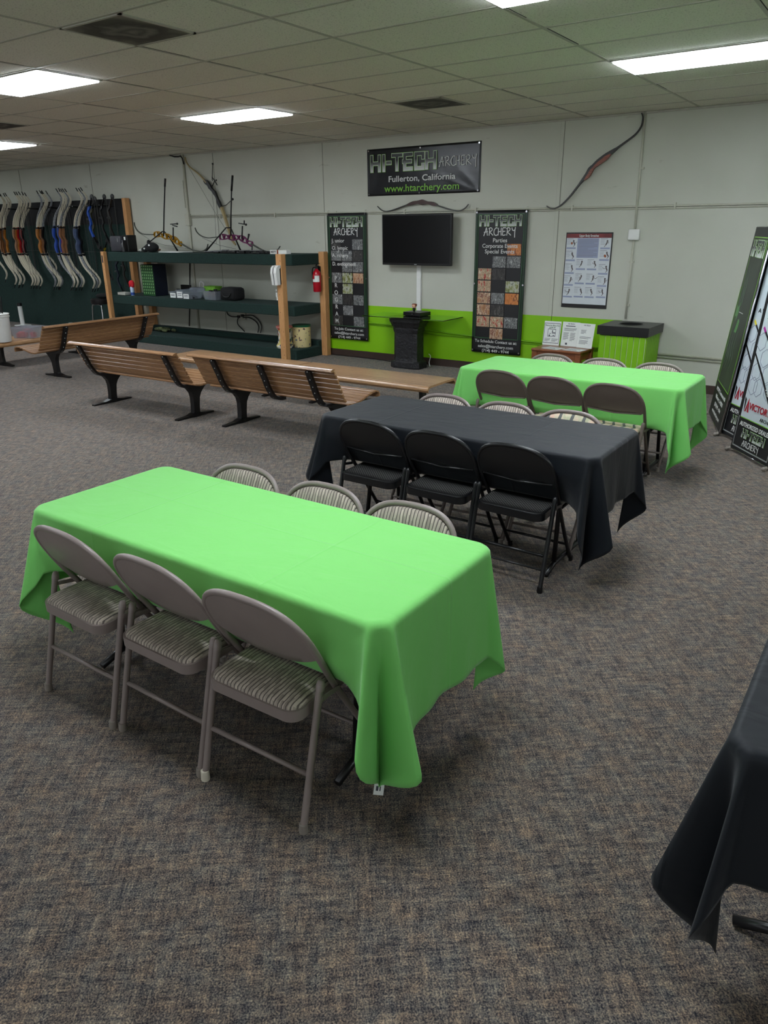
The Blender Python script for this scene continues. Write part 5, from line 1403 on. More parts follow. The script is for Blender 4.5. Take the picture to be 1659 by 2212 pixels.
for i, x in enumerate((-2.60, -2.135, -1.665)):
    place_chair('brown', x, 5.30-0.03*i, 1, 'brown folding chair with patterned seat, %s of three in front of the far green table' % pos3[i], 'brown chairs on the near side of the far green table', rz=radians(-3))
for i, x in enumerate((-2.55, -2.08, -1.62)):
    place_chair('taupe', x, 6.36+0.01*i, -1, 'folding chair showing only its striped back, %s of three behind the far green table' % pos3[i], 'chairs on the far side of the far green table')
# the white rubber foot of the right near chair
for c in bpy.data.objects:
    if c.name.startswith('folding_chair') and c.get('label', '').startswith('taupe folding chair with striped seat, right'):
        for k in kids(c):
            if k.name.startswith('rubber_foot'):
                ctr = sum((Vector(v.co) for v in k.data.vertices), Vector())/len(k.data.vertices)
                if ctr.x < 0 and ctr.y < 0.1:
                    k.data = k.data.copy(); k.data.materials[0] = M_footw; k['label'] = 'white rubber foot'
                    k.scale = (1, 1, 1.15)

# ------------------------------------------------------------------ folding tables and cloths
def folding_table(x0, x1, y0, y1, label):
    tall = (y1-y0) > (x1-x0)
    t = empty('folding_table', label, 'table', ((x0+x1)/2, (y0+y1)/2, 0), pi/2 if tall else 0, 'folding tables under the cloths')
    w, d = (x1-x0)/2-0.01, (y1-y0)/2-0.01
    if tall: w, d = d, w
    w -= 0.02; d -= 0.02; rr = 0.06; ol = []
    for cx_, cy_, a0_ in ((-1, -1, pi), (1, -1, 1.5*pi), (1, 1, 0), (-1, 1, 0.5*pi)):
        for i in range(7):
            an = a0_+0.5*pi*i/6; ol.append((cx_*(w-rr)+rr*cos(an), cy_*(d-rr)+rr*sin(an)))
    MB().prism(ol, 0.70, 0.738).build('tabletop', mat('grey_table_plastic', (150, 150, 148), 0.6), t)
    for s in (-1, 1):
        b = MB()
        xx = s*(w-0.32)
        for sy in (-1, 1):
            b.tube([(xx+s*0.02, sy*0.15, 0.70), (xx+s*0.09, sy*0.15, 0.36), (xx+s*0.10, sy*0.19, 0.05)], 0.014, 8)
        b.tube([(xx+s*0.10, -0.30, 0.016), (xx+s*0.10, -0.19, 0.05), (xx+s*0.10, 0.19, 0.05), (xx+s*0.10, 0.30, 0.016)], 0.016, 8)
        b.tube([(xx+s*0.09, -0.15, 0.36), (xx+s*0.09, 0.15, 0.36)], 0.010, 8)
        b.tube([(xx-s*0.25, 0, 0.70), (xx+s*0.085, 0, 0.38)], 0.009, 8)
        b.build('leg', M_black_metal, t, True)
    return t

def cloth_mat(name, col, trans, rough=0.75, fold=True, sheen=0.2, tc_=None):
    mt, t_, p, N, L = nt(name)
    p.inputs['Base Color'].default_value = srgb(*col); p.inputs['Roughness'].default_value = rough
    p.inputs['Sheen Weight'].default_value = sheen; p.inputs['Specular IOR Level'].default_value = 0.25
    tc = N.new('ShaderNodeTexCoord')
    mp = N.new('ShaderNodeMapping'); mp.inputs['Rotation'].default_value = (0, 0, 0.5); mp.inputs['Scale'].default_value = (1, 2.2, 1); L.new(tc.outputs['Object'], mp.inputs[0])
    n = N.new('ShaderNodeTexNoise'); n.inputs['Scale'].default_value = 3.5; n.inputs['Detail'].default_value = 3; n.inputs['Distortion'].default_value = 0.8
    L.new(mp.outputs[0], n.inputs['Vector'])
    sp = N.new('ShaderNodeSeparateXYZ'); L.new(tc.outputs['Object'], sp.inputs[0])
    def crease(src, at):
        a = N.new('ShaderNodeMath'); a.operation = 'SUBTRACT'; L.new(src, a.inputs[0]); a.inputs[1].default_value = at
        b = N.new('ShaderNodeMath'); b.operation = 'ABSOLUTE'; L.new(a.outputs[0], b.inputs[0])
        c = N.new('ShaderNodeMapRange'); c.inputs[1].default_value = 0.0; c.inputs[2].default_value = 0.009; c.inputs[3].default_value = 0.22; c.inputs[4].default_value = 0.0
        L.new(b.outputs[0], c.inputs[0]); return c.outputs[0]
    h = n.outputs['Fac']
    for src, at in ((sp.outputs[0], 0.42), (sp.outputs[0], -0.47), (sp.outputs[1], 0.03)):
        a = N.new('ShaderNodeMath'); a.operation = 'ADD'; L.new(h, a.inputs[0]); L.new(crease(src, at), a.inputs[1]); h = a.outputs[0]
    b = N.new('ShaderNodeBump'); b.inputs['Strength'].default_value = 0.4; b.inputs['Distance'].default_value = 0.02
    L.new(h, b.inputs['Height']); L.new(b.outputs['Normal'], p.inputs['Normal'])
    if trans:
        tr = N.new('ShaderNodeBsdfTranslucent'); tr.inputs[0].default_value = srgb(*[min(255, c*1.0) for c in col])
        ms = N.new('ShaderNodeMixShader'); ms.inputs[0].default_value = trans
        out = [q for q in N if q.type == 'OUTPUT_MATERIAL'][0]
        L.new(p.outputs[0], ms.inputs[1]); L.new(tr.outputs[0], ms.inputs[2]); L.new(ms.outputs[0], out.inputs[0])
    return mt
M_lime = cloth_mat('lime_cloth', (130, 216, 112), 0.12)
M_blackcloth = cloth_mat('black_cloth', (13, 19, 26), 0.0, 0.6, sheen=0.12)

def tablecloth(x0, x1, y0, y1, label, mtl, hang, tips, seed=0, ear=0.17, front=None, back=None, name='tablecloth', group=None):
    """hang: overhang at (right, back, left, front); tips: corner lengths (BR, BL, FL, FR)"""
    random.seed(seed); ears = ear if isinstance(ear, tuple) else (ear,)*4
    cx, cy = (x0+x1)/2, (y0+y1)/2; a, b = (x1-x0)/2, (y1-y0)/2; r = 0.07; Z0 = 0.746
    # perimeter: (x, y, nx, ny, length, flare shape, cornerparam)
    per = []
    sides = [  # start point, direction, length, normal, hang index, corner at end index
        ((a, -b+r), (0, 1), 2*b-2*r, (1, 0), 0, 0), ((a-r, b), (-1, 0), 2*a-2*r, (0, 1), 1, 1),
        ((-a, b-r), (0, -1), 2*b-2*r, (-1, 0), 2, 2), ((-a+r, -b), (1, 0), 2*a-2*r, (0, -1), 3, 3)]
    corners = [((a-r, b-r), 0), ((-a+r, b-r), pi/2), ((-a+r, -b+r), pi), ((a-r, -b+r), 1.5*pi)]
    for si, (st, dr, ln, nm, hi, ci) in enumerate(sides):
        n = max(16, int(ln/0.03))
        for i in range(n):
            s = i/n*ln
            dist = min(s, ln-s)
            per.append((st[0]+dr[0]*s, st[1]+dr[1]*s, nm[0], nm[1], hang[hi], dist, None, si, s/ln, None))
        (c, a0) = corners[ci]; h1 = hang[hi]; h2 = hang[(hi+1) % 4]; m_ = 28
        for i in range(m_):
            q = i/m_; th = a0+q*pi/2
            sym = 1-abs(q*2-1)        # 0 at the ends, 1 at the diagonal
            hh = h1+(h2-h1)*q
            Lc = hh+(tips[ci]-hh)*sym**0.9
            per.append((c[0]+r*cos(th), c[1]+r*sin(th), cos(th), sin(th), Lc, 0, q, si, 0, ci))
    rows = 26
    n = len(per); vs_ = []
    ph = [random.uniform(0, 6.28) for _ in range(8)]
    def flare(p, t, d):
        x, y, nx, ny, Lc, dist, q, si, sf, ci = p
        if q is not None:
            # two lobes with a deep valley between them
            e1 = math.exp(-((q-0.18)/0.115)**2); e2 = math.exp(-((q-0.82)/0.115)**2); v = math.exp(-((q-0.5)/0.17)**2)
            f = ears[ci]*(0.16+0.95*max(e1, e2)-0.62*v)
            return f*(0.35*t**0.6+0.65*t**1.2)*(Lc/0.5)**0.5
        near = math.exp(-dist/0.05)
        w = 0.010*sin(sf*9+ph[si])+0.008*sin(sf*19+ph[si+3])+0.012
        near_ci = {0: (3, 0), 1: (0, 1), 2: (1, 2), 3: (2, 3)}[si][0 if sf < 0.5 else 1]
        base_ = w*(t**1.3)+ears[near_ci]*0.2*near*t
        return base_
    for j in range(rows+1):
        t = j/rows
        for p in per:
            x, y, nx, ny, Lc, dist, q, si, sf, ci = p
            # small rounding of the table edge
            s = t*Lc; er = 0.016
            if s < er*pi/2:
                an = s/er; out = er*sin(an); dn = er*(1-cos(an))
            else: out = er; dn = er+(s-er*pi/2)
            fl = flare(p, max(0, (dn-er)/max(0.05, Lc)), dn)
            dn2 = dn-fl*fl*0.5/max(0.1, Lc)
            # folds are deeper towards the hem; hem wavers
            vs_.append((x+nx*(out-er+fl), y+ny*(out-er+fl), -dn2))
    fs_ = [(j*n+i, (j+1)*n+i, (j+1)*n+(i+1) % n, j*n+(i+1) % n) for j in range(rows) for i in range(n)]
    # smooth the skirt a little around the loop, more towards the hem
    V = [Vector(v) for v in vs_]
    for it in range(1):
        for j in range(2, rows+1):
            row = [V[j*n+i].copy() for i in range(n)]
            for i in range(n): V[j*n+i] = row[i]*0.5+(row[i-1]+row[(i+1) % n])*0.25
    def sm(q): q = max(0.0, min(1.0, q)); return q*q*(3-2*q)
    for j in range(1, rows+1):      # cloth yields to the chair frames pushed against it
        for i, p in enumerate(per):
            v = V[j*n+i]; zz = Z0+v.z
            for spec, sg in ((front, -1), (back, 1)):
                if spec is None or p[3]*sg < 0.9: continue
                yc, xa, xb = spec; wx = cx+v.x
                w_ = sm((wx-xa+0.14)/0.14)*sm((xb+0.14-wx)/0.14)
                lim = (yc+back_y(zz)+0.02-cy) if sg < 0 else (yc-back_y(zz)-0.02-cy)
                if sg < 0 and v.y < lim: v.y += (lim-v.y)*w_
                if sg > 0 and v.y > lim: v.y += (lim-v.y)*w_
    vs_ = V
    # top as fan of inner rings
    base = len(vs_)
    top = []
    for k in (0.985, 0.9, 0.7, 0.4, 0.15):
        top.append([(q_.x*k, q_.y*k, 0.0) for q_ in V[:n]])
    for ring in top: vs_ = list(vs_)+[Vector(v) for v in ring]
    fs_ += [((i+1) % n, base+(i+1) % n, base+i, i) for i in range(n)]
    for k in range(4):
        fs_ += [(base+k*n+(i+1) % n, base+(k+1)*n+(i+1) % n, base+(k+1)*n+i, base+k*n+i) for i in range(n)]
    vs_.append(Vector((0, 0, 0))); fs_ += [(base+4*n+(i+1) % n, len(vs_)-1, base+4*n+i) for i in range(n)]
    mb = MB(); mb.add(vs_, [tuple(reversed(f)) for f in fs_])
    o = mb.build(name, mtl, None, True)
    o.location = (cx, cy, Z0)
    md = o.modifiers.new('thickness', 'SOLIDIFY'); md.thickness = 0.002; md.offset = 1
    tag(o, label, 'tablecloth', group)
    o_hem = [V[rows*n+i] for i, p in enumerate(per) if p[9] == 3 and abs(p[6]-0.5) < 0.02]
    return o, (o_hem[0] if o_hem else V[-1])
G_ = 'cloth-covered folding tables'
folding_table(-2.92, -1.085, 1.545, 2.285, 'folding table under the nearest green cloth')
c1, hem1 = tablecloth(-2.92, -1.085, 1.545, 2.285, 'bright green tablecloth on the nearest table', M_lime, (0.44, 0.36, 0.40, 0.285), (0.64, 0.60, 0.64, 0.69), 1, (0.08, 0.13, 0.14, 0.14), (1.385, -2.74, -1.29), (2.44, -2.7, -1.3))
folding_table(-2.955, -1.145, 3.52, 4.245, 'folding table under the black cloth in the middle')
c2, hem2 = tablecloth(-2.955, -1.145, 3.52, 4.245, 'black tablecloth on the middle table', M_blackcloth, (0.36, 0.36, 0.36, 0.30), (0.66, 0.60, 0.62, 0.68), 2, (0.10, 0.12, 0.15, 0.13), (3.40, -2.76, -1.34), (4.36, -2.73, -1.36))
folding_table(-3.05, -1.22, 5.48, 6.21, 'folding table under the far green cloth')
c3, hem3 = tablecloth(-3.05, -1.22, 5.48, 6.21, 'bright green tablecloth on the far table by the wall', M_lime, (0.36, 0.38, 0.38, 0.32), (0.67, 0.60, 0.60, 0.67), 3, (0.08, 0.12, 0.12, 0.12), (5.27, -2.83, -1.43), (6.37, -2.79, -1.39))
folding_table(-0.155, 0.605, 1.555, 3.40, 'folding table under the black cloth at the right edge')
c4, hem4 = tablecloth(-0.155, 0.605, 1.555, 3.40, 'black tablecloth hanging into the picture at the lower right edge', M_blackcloth, (0.36, 0.36, 0.38, 0.34), (0.60, 0.60, 0.70, 0.62), 4, 0.12)
# small white care tag at the near corner of the front cloth
tg = MB().box(-0.017, 0.017, -0.001, 0.001, -0.02, 0.02).build('care_tag', M_paper, c1)
tg.location = (hem1.x+0.004, hem1.y-0.006, hem1.z+0.006); tg.rotation_euler = (radians(-20), radians(8), radians(35))
MB().box(-0.010, -0.002, -0.0014, -0.0009, -0.006, 0.010).box(0.002, 0.006, -0.0014, -0.0009, -0.006, 0.010).build('printed_mark', M_ink, tg)

# ------------------------------------------------------------------ side table with leaflets, trash box
t = empty('side_table', 'small brown wooden side table by the wall carrying leaflets', 'table', (-3.36, 8.60, 0), radians(0))
MB().bbox(-0.31, 0.31, -0.21, 0.26, 0.455, 0.487, 0.012).build('tabletop', M_side_table, t)
MB().box(-0.28, 0.28, -0.185, 0.23, 0.37, 0.455).build('apron', M_side_table, t)
for sx in (-1, 1):
    for sy in (-0.165, 0.205): MB().bbox(sx*0.27-0.035, sx*0.27+0.035, sy-0.03, sy+0.03, 0, 0.456, 0.005).build('leg', M_side_table, t)
def leaflet(label, x, y, z, w, h, tilt, rz, lines, head=None, pic=False, frame=False):
    t = empty('leaflet', label, 'leaflet', (x, y, z), rz, 'leaflets on the wooden side table')
    M = Matrix.Rotation(-tilt, 4, 'X')
    MB().box(-w/2, w/2, -0.0015, 0.0015, 0.001, h).xf(M).build('sheet', M_paper, t)
    b = MB()
    for (x0, x1, z0, z1) in lines: b.box(x0*w-w/2, x1*w-w/2, -0.0025, -0.0012, z0*h, z1*h)
    if frame:
        for (x0, x1, z0, z1) in ((0.02, 0.04, 0.1, 0.92), (0.94, 0.96, 0.1, 0.92), (0.02, 0.96, 0.90, 0.92), (0.02, 0.96, 0.09, 0.11)): b.box(x0*w-w/2, x1*w-w/2, -0.0025, -0.0012, z0*h, z1*h)
    b.xf(M).build('printed_line', M_ink, t)
    if pic:
        b = MB()
        for (x0, x1, z0, z1) in ((0.25, 0.27, 0.36, 0.68), (0.70, 0.72, 0.36, 0.68), (0.25, 0.72, 0.66, 0.68), (0.25, 0.72, 0.36, 0.38), (0.5, 0.56, 0.56, 0.62), (0.5, 0.7, 0.5, 0.54), (0.33, 0.4, 0.38, 0.44), (0.56, 0.66, 0.4, 0.43), (0.36, 0.46, 0.48, 0.5)): b.box(x0*w-w/2, x1*w-w/2, -0.0027, -0.0012, z0*h, z1*h)
        b.xf(M).build('picture', M_ink, t)
    if head:
        for i, (s, hz, sz, mt) in enumerate(head): text_mesh('lettering', s, sz, t, M @ wallM(0, hz*h, -0.0028), mt, extrude=0.0003, offset=0.0004)
    back = MB().box(-w*0.1, w*0.1, 0.002, 0.004, 0.0, h*0.7).xf(Matrix.Translation((0, 0.075, 0)) @ Matrix.Rotation(tilt*0.8, 4, 'X')); back.build('easel_back', M_paper, t)
    return t
ZT = 0.488
M_dkgreen = mat('dark_green_ink', (30, 90, 50), 0.6)
para = lambda z0, n, x0=0.12, x1=0.85, st=0.035: [(x0, x1-(0.15 if i == n-1 else 0.02*(i % 3)), z0-i*st, z0-i*st+0.012) for i in range(n)]
leaflet('framed leaflet for a recurve bow kit, left of three standing ones', -3.56, 8.72, ZT, 0.215, 0.285, radians(8), 0, para(0.27, 4, 0.1, 0.45)+para(0.27, 4, 0.52, 0.9), [('Recurve Bow Kit', 0.82, 0.026, M_dkgreen), ('$299.99', 0.73, 0.024, M_dkgreen)], True, True)
leaflet('printed price sheet, middle one of three standing ones', -3.335, 8.745, ZT, 0.215, 0.285, radians(8), 0, para(0.74, 4)+para(0.55, 9, 0.1, 0.42)+para(0.55, 10, 0.5, 0.8)+[(0.27, 0.38, 0.06, 0.14), (0.2, 0.75, 0.82, 0.85)], [('HI-TECH', 0.92, 0.022, M_ink)])
leaflet('printed sheet leaning at the right, right of three standing ones', -3.13, 8.70, ZT, 0.20, 0.285, radians(10), radians(-8), para(0.72, 5, 0.15, 0.5)+para(0.45, 3)+para(0.3, 5, 0.12, 0.7), [('HI-TECH', 0.92, 0.022, M_ink)])
for lb, x, rz in (('flat printed sheet lying at the left of the side table', -3.43, -0.25), ('flat printed sheet lying at the right front of the side table', -3.17, -0.2)):
    t = empty('leaflet', lb, 'leaflet', (x, 8.50, ZT+0.0005), rz, 'leaflets on the wooden side table')
    MB().box(-0.11, 0.11, -0.085, 0.085, 0, 0.002).build('sheet', M_paper, t)
    b = MB()
    for i in range(5): b.box(-0.08, 0.07-0.02*(i % 3), -0.06+i*0.026, -0.054+i*0.026, 0.002, 0.0026)
    b.build('printed_line', M_ink, t)

t = empty('trash_bin', 'square bin of lime green boards with a black lid beside the side table', 'bin', (-2.58, 8.60, 0), 0)
M_limeboard = mat('lime_boards', (126, 188, 4), 0.5, noise=0.06, nscale=5)
w = 0.262
MB().bbox(-w, w, -w, w, 0.0, 0.665, 0.006).build('body', mat('white_seam', (206, 222, 180), 0.6), t)
b = MB(); nb = 8; bw = 2*w/nb
for i in range(nb):
    x0 = -w+i*bw+0.005; x1 = -w+(i+1)*bw-0.005
    b.box(x0, x1, -w-0.012, -w+0.001, 0.0, 0.665); b.box(x0, x1, w-0.001, w+0.012, 0.0, 0.665)
    b.box(w-0.001, w+0.012, x0, x1, 0.0, 0.665); b.box(-w-0.012, -w+0.001, x0, x1, 0.0, 0.665)
b.build('side_board', M_limeboard, t)
# lid with round opening
def lid(wd, z0, z1, r, n=32):
    mb = MB(); vs_ = []
    for z in (z0, z1):
        for i in range(n):
            a = 2*pi*i/n; c, s = cos(a), sin(a); m_ = wd/max(abs(c), abs(s)); vs_.append((c*m_, s*m_, z))
        for i in range(n):
            a = 2*pi*i/n; vs_.append((r*cos(a), r*sin(a), z if z == z0 else z1-0.0))
    f = []
    for i in range(n):
        j = (i+1) % n
        f += [(2*n+i, 2*n+j, 3*n+j, 3*n+i), (j, i, n+i, n+j), (i, j, 2*n+j, 2*n+i), (n+j, n+i, 3*n+i, 3*n+j)]
    return mb.add(vs_, f)
lid(0.295, 0.675, 0.775, 0.125, 32).build('lid', M_black_pl, t)
MB().lathe([(0.124, 0.60), (0.124, 0.77), (0.135, 0.781), (0.15, 0.776), (0.1, 0.61)], 32).build('opening_ring', M_black_metal, t, True, 40)
t.location = (-2.66, 8.90, 0)

# ------------------------------------------------------------------ stretch poster
t = empty('wall_poster', 'framed white exercise poster headed Upper Body Stretches', 'poster', (0, 0, 0))
x0, x1, z0, z1 = -3.648, -3.07, 0.90, 1.777; y = WALL
MB().bbox(x0, x1, y-0.012, y, z0, z1, 0.003).build('frame', M_black_pl, t)
MB().box(x0+0.012, x1-0.012, y-0.014, y-0.011, z0+0.045, z1-0.014).build('sheet', mat('poster_paper', (206, 212, 216), 0.4, noise=0.02), t)
MB().box(x0+0.012, x1-0.012, y-0.0155, y-0.0135, z1-0.062, z1-0.014).build('red_header', mat('maroon_print', (116, 40, 42), 0.45, noise=0.4, nscale=5), t)
text_mesh('lettering', 'Upper Body Stretches', 0.036, t, wallM((x0+x1)/2, z1-0.038, y-0.017), M_whitetxt, extrude=0.0004, width=0.24, offset=0.0006)
blue = MB(); txt = MB(); fig = MB(); org = MB()
def rect(mb, u0, u1, v0, v1, d=0.0158): mb.box(x0+(x1-x0)*u0, x0+(x1-x0)*u1, y-d, y-0.0138, z1-(z1-z0)*v1, z1-(z1-z0)*v0)
rect(blue, 0.26, 0.72, 0.075, 0.33, 0.0152)
for i in range(16): rect(txt, 0.28, 0.70-0.08*(i % 4 == 3)-0.2*(i == 8), 0.09+i*0.015, 0.094+i*0.015)
random.seed(20)
cells = [(0.03, 0.23, v, v+0.135) for v in (0.08, 0.24, 0.41, 0.57, 0.73)]+[(0.76, 0.96, v, v+0.135) for v in (0.08, 0.23, 0.41, 0.57, 0.72)]+[(u, u+0.2, v, v+0.14) for u in (0.27, 0.51) for v in (0.35, 0.54, 0.72)]
for (u0, u1, v0, v1) in cells:
    rect(txt, u0, u0+(u1-u0)*0.7, v0, v0+0.005)
    rect(blue, u0, u1, v1-0.022, v1)
    for i in range(5): rect(txt, u0, u0+(u1-u0)*random.uniform(0.35, 0.5), v0+0.018+i*0.014, v0+0.0205+i*0.014)
    fx = u0+(u1-u0)*random.uniform(0.6, 0.8); fv = v0+0.03
    X = lambda u: x0+(x1-x0)*u
    Zz = lambda v: z1-(z1-z0)*v
    fig.sphere((X(fx), y-0.0145, Zz(fv)), 0.010, 8, (1, 0.1, 1.2))
    lean_ = random.uniform(-0.04, 0.04)
    fig.ribbon([(X(fx), y-0.0148, Zz(fv+0.012)), (X(fx+lean_), y-0.0148, Zz(fv+0.05))], 0.014, 0.0012, (0, 1, 0))
    a_ = random.uniform(-0.06, 0.06)
    fig.ribbon([(X(fx), y-0.0149, Zz(fv+0.018)), (X(fx+a_), y-0.0149, Zz(fv+0.03)), (X(fx+a_*1.6), y-0.0149, Zz(fv+0.01))], 0.005, 0.0012, (0, 1, 0))
    fig.ribbon([(X(fx+lean_), y-0.0149, Zz(fv+0.05)), (X(fx+lean_-0.03), y-0.0149, Zz(fv+0.075))], 0.006, 0.0012, (0, 1, 0))
for (u, v) in ((0.14, 0.14), (0.87, 0.30), (0.88, 0.305)): org.sphere((x0+(x1-x0)*u, y-0.0148, z1-(z1-z0)*v), 0.013, 8, (1, 0.1, 1.2))
blue.build('blue_box', mat('pale_blue_print', (150, 158, 186), 0.5), t); txt.build('printed_line', mat('grey_print', (120, 124, 132), 0.5), t)
fig.build('exercise_drawing', mat('drawing_ink', (92, 84, 84), 0.5), t); org.build('muscle_highlight', mat('brown_orange_print', (150, 84, 52), 0.5), t)

# ------------------------------------------------------------------ leaning display stands at the right
def stand_frame(name, label, g, along, back, lean, H, Wd, draw):
    """g: floor point of the left lower corner; along: floor direction of the lower edge; back: direction it leans to"""
    t = empty(name, label, 'banner stand', (g[0], g[1], 0), 0, 'leaning display stands at the right wall')
    A = Vector((along[0], along[1], 0)).normalized(); B = Vector((back[0], back[1], 0)).normalized()
    upv = (B*lean[0]+Vector((0, 0, lean[1]))).normalized()
    nrm = A.cross(upv).normalized()     # faces the room
    if nrm.dot(B) < 0: nrm = -nrm        # nrm points to the back
    def mf(x, y, z): return tuple(A*x+nrm*y+upv*z+Vector((0, 0, 0.03)))
    draw(t, mf, H, Wd)
    # feet and rear strut
    f = MB()
    for x in (0.0, Wd):
        p = Vector(mf(x, 0, 0)); f.tube([p, Vector((p.x, p.y, 0.012))-B*0.03], 0.012, 8); f.sphere((p.x-B.x*0.03, p.y-B.y*0.03, 0.018), 0.018, 8)
    f.build('foot', M_foot, t, True)
    p = Vector(mf(Wd/2, 0.01, H*0.85)); q = Vector(mf(Wd/2, 0, 0)); q = q+B*0.55; q.z = 0.012
    MB().tube([p, q], 0.010, 8).build('rear_strut', M_chrome, t, True)
    e = MB().tube([mf(0, 0.008, 0), mf(0, 0.008, H)], 0.008, 6).tube([mf(Wd, 0.008, 0), mf(Wd, 0.008, H)], 0.008, 6).tube([mf(0, 0.008, 0.0), mf(Wd, 0.008, 0.0)], 0.010, 6).tube([mf(0, 0.008, H), mf(Wd, 0.008, H)], 0.008, 6)
    e.build('frame', M_chrome, t, True)
    return t
def quad(mb, mf, x0, x1, z0, z1, y0, y1, mi=None):
    v = [mf(x, y, z) for z in (z0, z1) for y in (y0, y1) for x in (x0, x1)]
    mb.add(v, [(0, 2, 3, 1), (4, 5, 7, 6), (0, 1, 5, 4), (2, 6, 7, 3), (0, 4, 6, 2), (1, 3, 7, 5)], mi)
def MfM(mf, x, z, y):
    o = Vector(mf(x, y, z)); X = Vector(mf(x+1, y, z))-o; Yv = Vector(mf(x, y, z+1))-o; Zv = X.cross(Yv)
    return Matrix(((X.x, Yv.x, Zv.x, o.x), (X.y, Yv.y, Zv.y, o.y), (X.z, Yv.z, Zv.z, o.z), (0, 0, 0, 1)))
M_grn_fade = mat('green_smoke_print', (44, 52, 44), 0.45, noise=0.6, nscale=2.5)
M_smoke = mat('smoke_print', (90, 110, 92), 0.45, noise=0.3, nscale=6)
M_leaf = mat('light_green_print', (92, 150, 84), 0.45)
def draw1(t, mf, H, Wd):
    b = MB(); quad(b, mf, 0, Wd, 0, H, 0, 0.003); b.build('banner_sheet', M_vinyl2, t)
    b = MB(); quad(b, mf, 0.075, Wd-0.05, 0.36, H-0.09, -0.001, 0.001); b.build('printed_background', M_grn_fade, t)
    b = MB()
    for (xa, xb, za, zb) in ((0.07, 0.077, 0.36, H-0.085), (Wd-0.05, Wd-0.043, 0.36, H-0.085), (0.07, Wd-0.043, 0.355, 0.362), (0.07, Wd-0.043, H-0.09, H-0.083)): quad(b, mf, xa, xb, za, zb, -0.002, 0)
    quad(b, mf, 0.0, 0.004, 0.3, H*0.7, -0.002, 0)
    b.build('green_frame_line', M_greentxt, t)
    logo(t, 0.12, H-0.24, 0.115, Wd*0.78, -0.002, mapf=mf)
    b = MB()
    for x, z, s_ in ((0.16, H-0.38, 0.02), (0.24, H-0.36, 0.03), (0.12, H-0.52, -0.03), (0.2, H-0.52, 0.02), (0.3, H-0.45, 0.01)):
        b.ribbon(bezierish([mf(x, -0.002, z), mf(x+s_, -0.002, z-0.08), mf(x-s_, -0.002, z-0.16), mf(x+s_*1.5, -0.002, z-0.24)], 4), [0.004+0.012*sin(pi*i/12) for i in range(13)], 0.001, Vector(mf(0, 1, 0))-Vector(mf(0, 0, 0)))
    for x in (0.12, 0.22, 0.34, 0.45): b.ribbon(bezierish([mf(x, -0.002, 0.5), mf(x+0.08, -0.002, 0.62), mf(x, -0.002, 0.75), mf(x+0.07, -0.002, 0.9)], 4), [0.004+0.014*sin(pi*i/12) for i in range(13)], 0.001, Vector(mf(0, 1, 0))-Vector(mf(0, 0, 0)))
    b.build('smoke_swirl', M_smoke, t)
    b = MB()
    nv = Vector(mf(0, 1, 0))-Vector(mf(0, 0, 0))
    def poly(pts): b.add([mf(x, -0.002, z) for x, z in pts], [tuple(range(len(pts)))])
    poly([(0.08, 1.10), (0.08, 0.98), (0.16, 1.0), (0.19, 0.95), (0.24, 1.02), (0.26, 1.08), (0.22, 1.06), (0.27, 1.16), (0.21, 1.10), (0.14, 1.08)])
    poly([(0.24, 0.86), (0.28, 0.90), (0.32, 0.98), (0.37, 0.99), (0.42, 0.97), (0.41, 0.90), (0.37, 0.86), (0.31, 0.86)])
    b.build('leaf_shape', M_leaf, t)
    b = MB(); b.ribbon([mf(0.27, -0.0025, 1.045), mf(0.50, -0.0025, 1.05)], 0.006, 0.001, nv); b.build('white_line', M_whitetxt, t)
    for s, z, w_ in (('1992 W. Commonwealth', 0.29, 0.62), ('Fullerton, CA 92833', 0.22, 0.5), ('(714) 449 - 9744', 0.15, 0.42), ('www.htarchery.com', 0.08, 0.52)):
        text_mesh('lettering', s, 0.05, t, MfM(mf, Wd/2+0.02, z, -0.003), M_whitetxt, width=w_, offset=0.0005)
M_ltblue = mat('pale_print_paper', (196, 206, 212), 0.35, noise=0.06, nscale=3)
M_hexl = mat('hexagon_line_print', (148, 154, 172), 0.4)
M_victory_red = mat('dark_red_print', (168, 24, 44), 0.4)
M_magenta = mat('magenta_print', (176, 40, 150), 0.4); M_yellow = mat('yellow_print', (222, 206, 60), 0.4)
def hexa(b, mf, x, z, r, nv, lw=0.005):
    pts = [mf(x+r*sin(a*pi/3)*0.9, -0.0025, z+r*cos(a*pi/3)) for a in range(7)]
    for i in range(6): b.ribbon([pts[i], pts[i+1]], lw, 0.001, nv)
